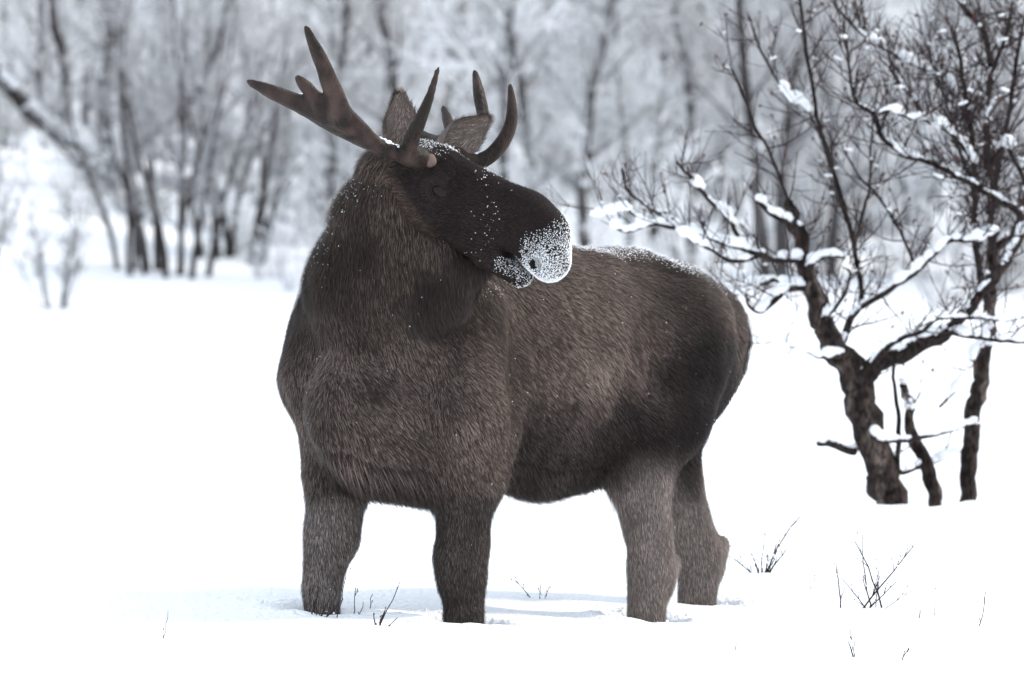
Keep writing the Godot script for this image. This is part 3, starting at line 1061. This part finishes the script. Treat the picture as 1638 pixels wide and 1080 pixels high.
func make_wood() -> void:
	# the forked tree on the bank and the willow clumps below it
	var forked := thing("forked_tree", "dark forked tree with wide crooked limbs standing on the snowy bank", "tree", on_ground(-7.25, -60.0))
	var limbs := [
		[0.25, -0.3, 0, 0.24, 0.05, 0.3, 0, 0.20, -0.45, 0.75, 0.1, 0.16, -1.1, 1.35, 0.2, 0.15, -1.75, 2.05, 0.3, 0.13, -2.6, 2.9, 0.3, 0.10, -3.4, 4.1, 0.2, 0.06],
		[0.10, 0.0, 0, 0.20, 0.22, 0.6, 0, 0.13, 0.10, 1.5, -0.1, 0.11, 0.28, 2.6, -0.2, 0.10, 0.15, 3.8, -0.2, 0.08, 0.35, 5.4, -0.2, 0.04],
		[0.22, 0.05, 0, 0.18, 0.55, 0.45, 0.1, 0.12, 0.95, 0.95, 0.2, 0.10, 1.45, 1.3, 0.3, 0.08, 1.9, 1.9, 0.3, 0.07, 2.3, 3.0, 0.3, 0.05, 2.5, 4.6, 0.3, 0.03],
		[0.0, 0.2, -0.1, 0.14, -0.5, 0.9, -0.3, 0.10, -0.55, 2.0, -0.4, 0.09, -0.8, 3.4, -0.4, 0.07, -0.7, 5.0, -0.4, 0.04],
	]
	var fine := Builder.new()
	var snow := Builder.new()
	for k in limbs.size():
		var s := smooth_chain(limbs[k], 5)
		var b := Builder.new()
		b.tube(s[0], s[1], 9, bark_colours(s[0], s[1]), 0.3, rough_noise)
		part("trunk" if k == 0 else "branch", b, mats.bark, forked)
		var pts: PackedVector3Array = s[0]
		for j in range(6, pts.size()):
			for q in 5:
				var o := Vector3(rng.randf() - 0.5, rng.randf() - 0.25, rng.randf() - 0.5).normalized()
				var c := Color(0.08, 0.07, 0.072).lerp(Color(0.88, 0.89, 0.90), rng.randf())
				var tip := pts[j] + o * rng.randf_range(0.3, 1.1)
				fine.blade(pts[j], tip, 0.016, Vector3(rng.randf() - 0.5, 0.3, rng.randf()).normalized(), c, c)
				for e in 6:
					var b2 := pts[j].lerp(tip, rng.randf())
					var c2 := Color(0.08, 0.07, 0.072).lerp(Color(0.88, 0.89, 0.90), rng.randf())
					fine.blade(b2, b2 + Vector3(rng.randf() - 0.5, rng.randf() - 0.4, rng.randf() - 0.5) * 0.6, 0.013, Vector3(rng.randf() - 0.5, 0.3, rng.randf()).normalized(), c2, c2)
			if pts[j].distance_to(pts[j - 1]) > 0.02 and absf(pts[j].y - pts[j - 1].y) / pts[j].distance_to(pts[j - 1]) < 0.8:
				for q in 4:
					var sz: float = s[1][j] * rng.randf_range(0.7, 1.1)
					snow.lump(pts[j].lerp(pts[j - 1], q / 4.0) + Vector3(0, s[1][j] * 0.7, 0), Vector3(sz * 1.4, sz * 0.7, sz), Basis(), Color(0.87, 0.88, 0.895))
	part("crown", fine, mats.rime, forked)
	part("snow_cover", snow, mats.snow, forked, "stuff")

	var clump := make_frosted_tree(31, 4.6, 0.055, 13, 0.62, 0.42, 0.22, 1.1)
	frosted("willow_clump", "dark many-stemmed frosted willow clump rising from snow below the bank", "willow", "", clump, on_ground(-5.35, -51.0))
	var c2 := make_frosted_tree(32, 4.4, 0.07, 7, 0.6, 0.40, 0.25, 1.2)
	frosted("willow_clump", "frosted willow with few thick dark stems beside the many-stemmed clump", "willow", "", c2, on_ground(-4.45, -54.0))
	var bush := make_frosted_tree(33, 1.9, 0.015, 12, 0.8, 0.32, 0.3)
	frosted("bare_bush", "thin pale bare bush standing alone at the foot of the bank", "bush", "", bush, on_ground(-6.45, -46.0))
	var b2 := make_frosted_tree(34, 2.3, 0.018, 10, 0.7, 0.5, 0.3)
	frosted("bare_bush", "pale frosted bush in front of the dark willow clump", "bush", "", b2, on_ground(-7.9, -49.0))
	var b3 := make_frosted_tree(35, 1.7, 0.013, 9, 0.9, 0.9, 0.15)
	frosted("bare_bush", "low white-frosted bush between the willows and the moose", "bush", "", b3, on_ground(-3.2, -57.0))

	# the wood across the clearing
	var protos := []
	var specs := [[1, 8.5, 0.075, 1, 0.25, 0.9, 0.10], [2, 7.5, 0.065, 1, 0.35, 0.95, 0.08], [3, 9.0, 0.125, 1, 0.2, 0.5, 0.2], [4, 6.5, 0.05, 2, 0.35, 1.0, 0.06], [5, 7.0, 0.055, 3, 0.4, 0.95, 0.10], [6, 5.5, 0.045, 4, 0.5, 1.0, 0.05]]
	var words := ["tall slender birch with pale rime", "slender birch thick with rime", "stout dark-trunked birch with thin rime", "twin-stemmed birch white with rime", "three-stemmed birch with rimed twigs", "low four-stemmed birch white with rime"]
	var group := "frosted trees of the wood across the clearing"
	var r := RandomNumberGenerator.new()
	r.seed = 77
	var d := 63.0
	var count := 0
	var low0: Node3D
	while d < 150.0:
		var half := 0.1187 * d + 4.5
		var x := -half + r.randf() * 1.2
		while x < half:
			var z := 15.0 - d - r.randf() * 5.0
			var open := d < 84.0 and x < -0.035 * d and x > -0.066 * d
			var k := r.randi_range(0, 5)
			if not (open and r.randf() < 0.8) and not (d < 84.0 and x < -0.062 * d) and not (d < 70.0 and x < -1.5):
				var label := "%s in the wood across the clearing" % words[k]
				var size := r.randf_range(0.8, 1.2)
				var turn := r.randf() * TAU
				if protos.size() < 6 and protos.size() <= k:
					k = protos.size()
					label = "%s in the wood across the clearing" % words[k]
					var s: Array = specs[k]
					protos.append(frosted("frosted_birch", label, "tree", group, make_frosted_tree(s[0], s[1], s[2], s[3], s[4], s[5], s[6]), on_ground(x, z)))
				else:
					dup(protos[k], "frosted_birch", label, group, on_ground(x, z), turn, size)
				count += 1
			x += r.randf_range(1.2, 2.9)
		d += 8.0
	# dark stout trunks along the front of the wood
	for q in [[-3.21, -59.0], [-3.08, -67.0], [-1.82, -55.0], [-1.35, -63.0], [-1.05, -71.0], [0.4, -53.0], [1.11, -51.0], [1.92, -65.0], [2.36, -57.0], [2.78, -52.0], [3.76, -61.0], [3.77, -49.0], [4.71, -57.0], [4.89, -51.0], [6.51, -63.0], [6.51, -54.0], [7.84, -60.0], [7.47, -51.0], [-5.75, -63.0], [-5.28, -71.0], [-3.05, -77.0], [-2.07, -81.0], [-0.48, -60.0], [-0.05, -75.0], [0.93, -69.0], [2.0, -83.0], [2.5, -73.0], [3.49, -79.0], [3.94, -71.0], [4.95, -77.0], [-7.0, -65.0], [-9.06, -69.0], [-6.53, -81.0], [-5.35, -85.0]]:
		dup(protos[2], "dark_birch", "dark stout birch trunk with little rime along the front of the wood", "dark birches along the front of the wood", on_ground(q[0], q[1]), r.randf() * TAU, r.randf_range(0.7, 1.0))
	var thin := make_frosted_tree(60, 1.6, 0.010, 9, 0.8, 1.0, 0.1)
	var spots := [[-7.19, -56.0], [-6.68, -59.0], [-3.77, -51.0], [-3.83, -57.0], [-3.18, -49.0], [-4.3, -55.0]]
	for k in spots.size():
		var at := on_ground(spots[k][0], spots[k][1])
		if k == 0:
			low0 = frosted("rimed_sapling", "thin white-rimed sapling on the snowy bank by the forked tree", "sapling", "rimed saplings on the bank", thin, at)
		else:
			dup(low0, "rimed_sapling", "thin white-rimed sapling on the snowy bank by the forked tree", "rimed saplings on the bank", at, r.randf() * TAU, r.randf_range(0.6, 1.0))
	# rime-white brush along the foot of the wood and over the bank
	var low := []
	var kinds := ["low spreading bush white with rime", "upright bush of thin rimed stems", "tangled bush with grey stems under rime"]
	var brush_group := "rimed bushes at the edge of the wood"
	for k in 92:
		var dist := r.randf_range(60.0, 96.0)
		var x := r.randf_range(-0.155, 0.155) * dist
		if dist < 66.0 and x < -1.5:
			dist += 14.0
		if dist < 84.0 and x < -0.07 * dist and x > -0.115 * dist:
			x += 0.16 * dist
		var kind := k % 3
		var label: String = kinds[kind] + " at the edge of the wood"
		var at := on_ground(x, 15.0 - dist)
		if k < 3:
			low.append(frosted("rimed_bush", label, "bush", brush_group, make_frosted_tree(50 + k, [1.5, 2.2, 1.8][k], [0.012, 0.016, 0.02][k], [11, 9, 8][k], [1.2, 0.6, 0.9][k], [1.0, 0.9, 0.8][k], 0.1), at))
		else:
			dup(low[kind], "rimed_bush", label, brush_group, at, r.randf() * TAU, r.randf_range(0.75, 1.35))
	print("wood ", count)

# ---------------------------------------------------------------- twigs that stick out of the snow
func sprig(called: String, label: String, at: Vector2, stems: Array, snowy := 0.0) -> void:
	# each stem: [dx, dy, dz of its tip, thickness, side shoots]
	var b := Builder.new()
	var sn := Builder.new()
	for s in stems:
		var tip := Vector3(s[0], s[1], s[2])
		var pts := PackedVector3Array()
		var rad := PackedFloat32Array()
		var bow := Vector3(rng.randf() - 0.5, rng.randf() * 0.3, rng.randf() - 0.5) * tip.length() * 0.14
		var base := Vector3(rng.randf() - 0.5, 0, rng.randf() - 0.5) * 0.03
		if s.size() > 5:
			base = Vector3(s[5], 0, 0)
		for k in 7:
			var t := k / 6.0
			pts.append(base.lerp(tip, t) + bow * sin(PI * t) + Vector3(rng.randf() - 0.5, 0, rng.randf() - 0.5) * 0.006 + Vector3(0, -0.05 * (1.0 - t), 0))
			rad.append(lerpf(s[3], s[3] * 0.4, t) * 1.2)
		b.tube(pts, rad, 5, PackedColorArray([Color(0.030, 0.022, 0.021)]))
		for k in int(s[4]):
			var j := rng.randi_range(2, 5)
			var d := (pts[j + 1] - pts[j]).normalized()
			var o := (d + Vector3(rng.randf() - 0.5, rng.randf() * 0.5, rng.randf() - 0.5) * 1.7).normalized()
			var q := PackedVector3Array([pts[j]])
			var qr := PackedFloat32Array([rad[j] * 0.7])
			var l := tip.length() * rng.randf_range(0.12, 0.35)
			for e in 3:
				o = (o + Vector3(rng.randf() - 0.5, rng.randf() - 0.3, rng.randf() - 0.5) * 0.4).normalized()
				q.append(q[e] + o * l / 3.0)
				qr.append(rad[j] * (0.6 - 0.12 * e))
			b.tube(q, qr, 4, PackedColorArray([Color(0.035, 0.025, 0.024)]))
			b.lump(q[3], Vector3(0.0022, 0.004, 0.0022), Basis(), Color(0.05, 0.03, 0.028), 3, 5)
			if rng.randf() < snowy:
				var z := rng.randf_range(0.003, 0.006)
				sn.lump(q[1] + Vector3(0, z * 0.4, 0), Vector3(z * 1.4, z * 0.8, z), Basis(), Color(0.87, 0.88, 0.895))
	var o := thing(called, label, "twig" if called == "twig" else "shrub", on_ground(at.x, at.y))
	part("stems", b, mats.twig, o)
	if sn.i.size():
		part("snow_cover", sn, mats.snow, o, "stuff")

func make_sprigs() -> void:
	sprig("bare_shrub", "low dark bare shrub with snowy twigs on the mound behind the moose's hind legs", Vector2(0.98, -1.95), [[-0.10, 0.05, 0, 0.003, 6], [-0.04, 0.08, 0.05, 0.004, 7], [0.03, 0.07, 0.0, 0.004, 7], [0.10, 0.09, 0, 0.004, 6], [0.15, 0.22, 0.0, 0.0035, 7], [0.02, 0.16, 0.0, 0.002, 4], [-0.17, 0.09, 0.02, 0.0022, 3], [0.06, 0.05, -0.05, 0.004, 5]], 0.5)
	sprig("bare_shrub", "open bare shrub with several thin straight stems standing before the birches", Vector2(1.33, -1.05), [[-0.05, 0.25, 0.0, 0.0035, 3, 0.06], [-0.02, 0.27, -0.05, 0.0028, 3, 0.02], [0.17, 0.23, 0.0, 0.0035, 8, -0.06], [-0.12, 0.17, 0.0, 0.003, 2, -0.1], [0.10, 0.10, 0.05, 0.0028, 5, -0.04], [-0.10, 0.11, 0.0, 0.0025, 4, 0.03], [0.20, 0.10, 0.1, 0.0016, 3, 0.0], [0.04, 0.2, 0.0, 0.0018, 3, 0.02]], 0.15)
	sprig("twig", "dark forked twig tuft poking from snow at the foot of the pale foreleg", Vector2(-0.665, 0.42), [[0.00, 0.06, 0, 0.005, 3], [0.05, 0.06, 0, 0.004, 3], [0.085, 0.05, 0, 0.003, 3], [0.01, 0.12, 0.0, 0.0016, 2]])
	sprig("twig", "thin straight grass stalk beside the pale foreleg", Vector2(-0.60, 0.43), [[0.035, 0.16, 0, 0.0018, 1]])
	sprig("twig", "short three-pronged twig between the forelegs", Vector2(-0.535, 0.35), [[0.0, 0.09, 0, 0.002, 3], [0.03, 0.05, 0, 0.002, 2]])
	sprig("twig", "tiny upright stalk between the forelegs", Vector2(-0.50, 0.1), [[0.015, 0.06, 0, 0.002, 1]])
	sprig("twig", "dark bushy twig with one long curved shoot between the forelegs", Vector2(-0.455, 0.55), [[0.08, 0.15, 0, 0.0022, 2], [0.03, 0.05, 0, 0.004, 5], [0.07, 0.025, 0, 0.002, 2], [-0.01, 0.04, 0, 0.003, 3]])
	sprig("twig", "low snowy twig tangle in the snow under the moose's belly", Vector2(0.10, -0.75), [[-0.09, 0.07, 0, 0.002, 4], [0.04, 0.05, 0, 0.002, 4], [0.0, 0.06, 0, 0.002, 3]], 0.9)
	sprig("twig", "single thin forked stalk standing apart in front of the upright birch", Vector2(1.66, -0.55), [[0.05, 0.13, 0, 0.002, 3]])
	sprig("twig", "pale thin stalk standing beside a short bud twig", Vector2(1.58, -0.9), [[-0.01, 0.1, 0, 0.0014, 1]])
	sprig("twig", "short bud-tipped twig leaning in open snow before the birches", Vector2(1.49, -0.85), [[0.015, 0.03, 0, 0.003, 1]])
	sprig("twig", "short dark double twig with buds in the open foreground snow", Vector2(1.145, 0.75), [[-0.03, 0.05, 0, 0.0032, 2], [-0.012, 0.055, 0, 0.002, 1]])
	sprig("twig", "small leaning forked twig in the open foreground snow", Vector2(1.27, 0.75), [[0.045, 0.035, 0, 0.0028, 3]])
	sprig("twig", "tiny curled stalk above the dark double twig", Vector2(1.17, 0.1), [[0.0, 0.05, 0, 0.0016, 1]])
	sprig("twig", "tiny lone stub in the snow in front of the hind hooves", Vector2(0.74, 0.7), [[0.003, 0.025, 0, 0.002, 0]])
	sprig("twig", "thin lone stalk in smooth snow far from the moose's forelegs", Vector2(-1.13, 1.15), [[0.025, 0.09, 0, 0.0015, 1]])
	sprig("twig", "thin grey stem beside the shrub on the mound", Vector2(1.12, -1.5), [[0.06, 0.1, 0, 0.0012, 2]])

	# crumbs of broken snow round the legs
	var b := Builder.new()
	for f in FEET:
		for k in 26:
			var a := rng.randf() * TAU
			var q := rng.randf_range(0.09, 0.30)
			var p := on_ground(f.x + cos(a) * q, f.y + sin(a) * q)
			if q < 0.14:
				p.y -= 0.05
			var z := rng.randf_range(0.002, 0.008) * (1.2 - 2.0 * q)
			b.lump(p + Vector3(0, z * 0.3 + 0.01, 0), Vector3(z * 1.3, z, z), Basis(Vector3(0.3, 1, 0.2).normalized(), a), Color(0.87, 0.88, 0.895), 3, 5)
	var crumbs := part("snow_crumbs", b, mats.snow, self, "stuff")
	crumbs.set_meta("label", "crumbs of broken snow scattered round the moose's legs")
	crumbs.set_meta("category", "snow")
const BIRCH_MAIN := [
	[0.015,-0.077,0.000,0.0891, -0.012,0.000,0.000,0.0802, -0.062,0.160,0.000,0.0743, -0.122,0.339,0.000,0.0683, -0.178,0.517,0.000,0.0683, -0.208,0.666,0.000,0.0654, -0.270,0.769,0.000,0.0564, -0.330,0.844,0.000,0.0505, -0.374,0.963,0.000,0.0475, -0.410,1.111,0.000,0.0416, -0.452,1.260,0.000,0.0357, -0.478,1.364,0.000,0.0357, -0.517,1.491,0.000,0.0267],
	[-0.190,0.636,0.000,0.0535, -0.107,0.719,0.050,0.0416, 0.042,0.784,0.100,0.0386, 0.160,0.844,0.150,0.0357, 0.235,0.894,0.200,0.0297, 0.309,0.977,0.200,0.0267, 0.398,1.081,0.200,0.0238, 0.487,1.200,0.200,0.0238, 0.562,1.319,0.150,0.0238, 0.642,1.468,0.100,0.0208, 0.689,1.676,0.100,0.0178, 0.755,2.002,0.100,0.0119],
	[0.226,0.879,0.200,0.0178, 0.368,0.847,0.300,0.0119, 0.487,0.835,0.350,0.0119, 0.636,0.841,0.400,0.0119, 0.755,0.873,0.400,0.0089],
	[-0.137,0.695,0.050,0.0178, -0.077,0.796,0.200,0.0149, -0.003,0.850,0.250,0.0119, 0.086,0.882,0.300,0.0119, 0.166,0.939,0.300,0.0089, 0.309,0.945,0.300,0.0089, 0.487,0.927,0.300,0.0059],
	[-0.452,1.215,0.000,0.0178, -0.582,1.212,0.100,0.0149, -0.701,1.254,0.150,0.0149, -0.820,1.286,0.200,0.0119, -0.939,1.331,0.200,0.0119, -1.058,1.361,0.200,0.0119, -1.162,1.384,0.250,0.0089, -1.295,1.349,0.250,0.0089, -1.361,1.373,0.300,0.0059],
	[-0.755,1.272,0.180,0.0119, -0.802,1.390,0.200,0.0119, -0.891,1.483,0.200,0.0119, -0.983,1.587,0.250,0.0119, -1.064,1.676,0.300,0.0059],
	[-0.657,1.236,0.100,0.0119, -0.784,1.206,0.200,0.0119, -0.879,1.248,0.300,0.0089, -0.969,1.301,0.350,0.0089, -1.064,1.355,0.350,0.0059],
	[-1.043,1.361,0.200,0.0089, -1.147,1.435,0.150,0.0089, -1.236,1.497,0.100,0.0074, -1.295,1.557,0.100,0.0074, -1.313,1.646,0.100,0.0059],
	[-1.206,1.373,0.250,0.0071, -1.295,1.450,0.300,0.0059, -1.384,1.432,0.300,0.0059, -1.459,1.420,0.300,0.0048],
	[-0.499,1.384,0.000,0.0178, -0.582,1.423,0.080,0.0149, -0.677,1.491,0.120,0.0119],
	[-0.440,1.076,0.000,0.0208, -0.535,1.081,0.100,0.0178, -0.582,1.034,0.120,0.0178, -0.654,0.977,0.120,0.0149, -0.713,0.992,0.150,0.0089, -0.731,1.052,0.150,0.0059],
	[-0.517,1.096,-0.100,0.0119, -0.582,1.120,-0.200,0.0119, -0.671,1.081,-0.250,0.0089, -0.767,1.034,-0.300,0.0074],
	[-0.202,0.303,0.000,0.0208, -0.291,0.333,0.080,0.0178, -0.386,0.348,0.120,0.0149],
	[-0.279,0.778,0.000,0.0208, -0.220,0.915,-0.100,0.0178, -0.166,0.992,-0.150,0.0149, -0.163,1.111,-0.200,0.0134, -0.196,1.289,-0.200,0.0134, -0.241,1.468,-0.200,0.0134, -0.300,1.646,-0.150,0.0119, -0.368,1.854,-0.100,0.0119, -0.404,2.062,-0.100,0.0107, -0.434,2.270,-0.100,0.0095, -0.475,2.537,-0.100,0.0077],
	[-0.160,0.986,-0.150,0.0149, -0.048,1.067,0.000,0.0134, 0.042,1.129,0.050,0.0134, 0.160,1.233,0.100,0.0119, 0.226,1.301,0.100,0.0119, 0.345,1.307,0.150,0.0107, 0.458,1.349,0.200,0.0089],
	[-0.193,1.283,-0.200,0.0089, -0.149,1.438,-0.200,0.0089, -0.119,1.557,-0.200,0.0077, -0.113,1.735,-0.200,0.0065, -0.101,1.913,-0.200,0.0053],
	[-0.511,1.480,-0.050,0.0089, -0.594,1.705,-0.100,0.0089, -0.660,1.824,-0.100,0.0077, -0.713,1.958,-0.100,0.0071, -0.784,2.121,-0.100,0.0059],
	[-0.300,1.646,-0.150,0.0077, -0.404,1.928,-0.300,0.0065, -0.499,2.002,-0.400,0.0059, -0.630,2.225,-0.400,0.0059, -0.686,2.389,-0.400,0.0048],
	[0.089,1.171,0.050,0.0089, 0.000,1.349,0.100,0.0077, -0.101,1.512,0.100,0.0071, -0.196,1.616,0.100,0.0059, -0.270,1.750,0.100,0.0053],
	[-0.386,0.903,0.000,0.0119, -0.285,1.022,0.200,0.0089, -0.250,1.141,0.300,0.0071, -0.285,1.185,0.300,0.0059],
	[-0.428,1.185,0.050,0.0119, -0.345,1.236,0.150,0.0089, -0.267,1.224,0.200,0.0071],
	[-0.270,0.769,0.100,0.0149, -0.374,0.755,0.200,0.0089, -0.449,0.784,0.250,0.0074, -0.582,0.829,0.300,0.0059, -0.686,0.829,0.300,0.0048],
	[-0.122,0.398,0.050,0.0149, -0.092,0.368,0.120,0.0119, 0.012,0.362,0.200,0.0101, 0.190,0.410,0.300,0.0089, 0.354,0.463,0.350,0.0071],
]
const BIRCH_TALL := [
	[-0.006,-0.074,0.000,0.0446, -0.003,0.000,0.000,0.0416, 0.006,0.223,0.000,0.0386, 0.021,0.401,0.000,0.0386, 0.053,0.579,0.000,0.0386, 0.083,0.758,0.000,0.0357, 0.101,0.936,0.000,0.0297, 0.116,1.144,0.000,0.0267, 0.110,1.382,0.000,0.0238, 0.095,1.649,0.000,0.0208, 0.089,1.887,0.000,0.0178, 0.101,2.124,0.000,0.0149, 0.074,2.273,0.000,0.0134, -0.039,2.421,0.000,0.0119, -0.113,2.540,0.000,0.0089],
	[0.101,0.966,0.000,0.0208, 0.042,1.144,0.100,0.0178, 0.015,1.352,0.150,0.0163, 0.006,1.589,0.200,0.0149, -0.009,1.827,0.200,0.0134, -0.048,2.065,0.200,0.0119, -0.089,2.273,0.200,0.0089],
	[0.113,1.233,0.000,0.0208, 0.244,1.393,0.100,0.0208, 0.128,1.471,0.200,0.0178, 0.012,1.542,0.250,0.0163, -0.083,1.587,0.300,0.0149, -0.202,1.652,0.300,0.0149, -0.321,1.682,0.300,0.0134, -0.380,1.720,0.300,0.0134, -0.452,1.792,0.300,0.0149, -0.481,1.893,0.300,0.0149, -0.570,1.946,0.300,0.0095, -0.600,2.124,0.300,0.0077, -0.624,2.303,0.300,0.0059],
	[-0.006,1.797,0.200,0.0119, -0.042,1.946,0.000,0.0107, -0.083,2.035,-0.100,0.0107, -0.187,2.109,-0.200,0.0101, -0.351,2.190,-0.200,0.0095, -0.514,2.297,-0.200,0.0083, -0.624,2.415,-0.200,0.0071],
	[0.006,1.649,0.200,0.0119, -0.101,1.780,0.300,0.0107, -0.232,1.857,0.300,0.0101, -0.285,1.946,0.300,0.0089, -0.362,2.029,0.300,0.0089, -0.410,2.106,0.300,0.0071],
	[-0.232,1.863,0.300,0.0089, -0.321,1.857,0.400,0.0077, -0.410,1.901,0.450,0.0065, -0.469,1.881,0.450,0.0059],
	[0.107,1.441,0.000,0.0178, 0.160,1.679,-0.100,0.0149, 0.208,1.887,-0.150,0.0149, 0.244,2.124,-0.150,0.0119, 0.288,2.362,-0.200,0.0089],
	[0.101,1.649,0.000,0.0119, 0.154,1.738,0.200,0.0107, 0.214,1.619,0.250,0.0119, 0.273,1.471,0.300,0.0119],
	[0.095,2.065,0.000,0.0107, 0.160,2.243,0.100,0.0089, 0.199,2.421,0.100,0.0077],
	[0.009,1.530,0.200,0.0101, -0.053,1.708,0.100,0.0089, -0.089,1.887,0.000,0.0077, -0.149,2.095,-0.100,0.0065, -0.184,2.213,-0.100,0.0059],
	[0.042,0.758,0.000,0.0119, -0.024,0.639,0.150,0.0089, -0.068,0.579,0.200,0.0071, -0.157,0.490,0.200,0.0059],
]
const BIRCH_SLANTED := [
	[0.018,-0.071,0.000,0.0386, 0.006,0.000,0.000,0.0357, -0.015,0.125,0.000,0.0357, -0.059,0.244,0.000,0.0327, -0.101,0.327,0.000,0.0297, -0.128,0.437,0.000,0.0208, -0.128,0.511,0.000,0.0238, -0.163,0.600,0.000,0.0178],
	[-0.059,0.229,0.000,0.0119, -0.178,0.178,0.100,0.0119, -0.184,0.333,0.100,0.0119, -0.190,0.481,0.100,0.0101, -0.208,0.630,0.100,0.0083, -0.202,0.808,0.100,0.0065],
	[-0.083,0.199,-0.050,0.0101, 0.000,0.214,-0.100,0.0089, 0.119,0.250,-0.150,0.0071],
]


func _ready() -> void:
	rng.seed = 20
	rough_noise.seed = 3
	rough_noise.frequency = 0.05
	rough_noise.fractal_octaves = 3
	patch_noise.seed = 11
	patch_noise.frequency = 0.03
	patch_noise.fractal_octaves = 3
	# camera: a long lens, focused on the moose
	var cam := Camera3D.new()
	cam.name = "camera"
	add_child(cam)
	cam.position = Vector3(0, 1.4, 15.0)
	cam.rotation = Vector3(-atan(194.0 / 6900.0), 0, 0)
	var lens := CameraAttributesPhysical.new()
	lens.frustum_focal_length = 12.0 / tan(deg_to_rad(8.949) / 2.0)
	lens.frustum_focus_distance = 14.85
	lens.exposure_aperture = lens.frustum_focal_length / 42.0
	lens.frustum_near = 0.5
	lens.frustum_far = 900.0
	cam.attributes = lens
	cam.current = true
	# a bright, thinly overcast winter sky; the sun stands behind the moose, veiled
	var sky_mat := ProceduralSkyMaterial.new()
	sky_mat.sky_top_color = Color(0.71, 0.79, 0.90).linear_to_srgb()
	sky_mat.sky_horizon_color = Color(0.77, 0.83, 0.92).linear_to_srgb()
	sky_mat.sky_curve = 0.2
	sky_mat.ground_bottom_color = Color(0.8, 0.82, 0.85).linear_to_srgb()
	sky_mat.ground_horizon_color = Color(0.8, 0.84, 0.9).linear_to_srgb()
	sky_mat.sun_angle_max = 12.0
	var env := Environment.new()
	env.background_mode = Environment.BG_SKY
	env.sky = Sky.new()
	env.sky.sky_material = sky_mat
	env.tonemap_mode = Environment.TONE_MAPPER_LINEAR
	env.tonemap_exposure = 1.84
	env.volumetric_fog_enabled = true
	env.volumetric_fog_density = 0.0
	env.sdfgi_enabled = true
	env.ssao_enabled = true
	env.ssil_enabled = true
	var around := WorldEnvironment.new()
	around.environment = env
	add_child(around)
	var sun := DirectionalLight3D.new()
	sun.name = "sun"
	sun.light_energy = 0.6
	sun.light_color = Color(1.0, 0.965, 0.92)
	sun.light_angular_distance = 7.0
	sun.shadow_enabled = true
	add_child(sun)
	sun.look_at_from_position(Vector3(24, 17, -7), Vector3.ZERO)
	# materials
	mats.skin = vertex_material(0.85, 0.2)
	mats.hair = vertex_material(0.6, 0.22)
	mats.frost = vertex_material(0.7, 0.3)
	mats.antler = vertex_material(0.5, 0.3)
	mats.antler.uv1_triplanar = true
	mats.antler.uv1_scale = Vector3(9.0, 4.0, 9.0)
	mats.antler.heightmap_enabled = true
	mats.antler.heightmap_texture = noise_texture(0.02, 512, 17)
	mats.antler.heightmap_scale = 0.6
	mats.eye = vertex_material(0.05, 0.27)
	mats.snow = vertex_material(0.8, 0.25)
	mats.bark = vertex_material(0.85, 0.25)
	var plates := noise_texture(0.022, 512, 9)
	var ramp := Gradient.new()
	ramp.offsets = PackedFloat32Array([0.0, 0.42, 0.55, 1.0])
	ramp.colors = PackedColorArray([Color(0.30, 0.29, 0.29), Color(0.55, 0.53, 0.52), Color(0.9, 0.88, 0.86), Color(1, 1, 1)])
	plates.color_ramp = ramp
	mats.bark.albedo_texture = plates
	mats.bark.uv1_triplanar = true
	mats.bark.uv1_scale = Vector3(4.0, 1.6, 4.0)
	mats.bark.heightmap_enabled = true
	mats.bark.heightmap_texture = noise_texture(0.022, 512, 9)
	mats.bark.heightmap_scale = 1.5
	mats.twig = vertex_material(0.8, 0.3)
	mats.rime = vertex_material(0.8, 0.2, 0.75)
	print("fov ", cam.fov, " far ", cam.far)
	make_ground()
	print("ground ", Time.get_ticks_msec())
	make_moose()
	print("moose ", Time.get_ticks_msec())
	var z := -5.5
	make_birch("birch", "crooked old birch with broken snow-capped limb and snow-laden branches", BIRCH_MAIN, Vector3(1.833, -0.02, z), 1.1, 0.80, 0.9)
	make_birch("birch", "upright birch with snow-plastered trunk and dense fan of snowy twigs", BIRCH_TALL, Vector3(2.195, 0.0, z - 0.25), 2.8, 0.72, 0.06)
	make_birch("birch", "thin leaning broken birch stem between the two larger birches", BIRCH_SLANTED, Vector3(2.023, 0.0, z - 0.1), 0.5, 0.75, 0.06)
	print("birch ", Time.get_ticks_msec())
	make_wood()
	make_sprigs()
	# frost haze hanging in the wood across the clearing
	var mist := FogVolume.new()
	mist.name = "frost_haze"
	mist.shape = RenderingServer.FOG_VOLUME_SHAPE_BOX
	mist.size = Vector3(120, 30, 120)
	mist.position = Vector3(0, 13, -100)
	var air := FogMaterial.new()
	air.density = 0.0007
	air.albedo = Color(0.95, 0.96, 1.0)
	mist.material = air
	mist.set_meta("kind", "stuff")
	mist.set_meta("label", "thin frost haze among the trees across the clearing")
	mist.set_meta("category", "haze")
	add_child(mist)
	print("all ", Time.get_ticks_msec())
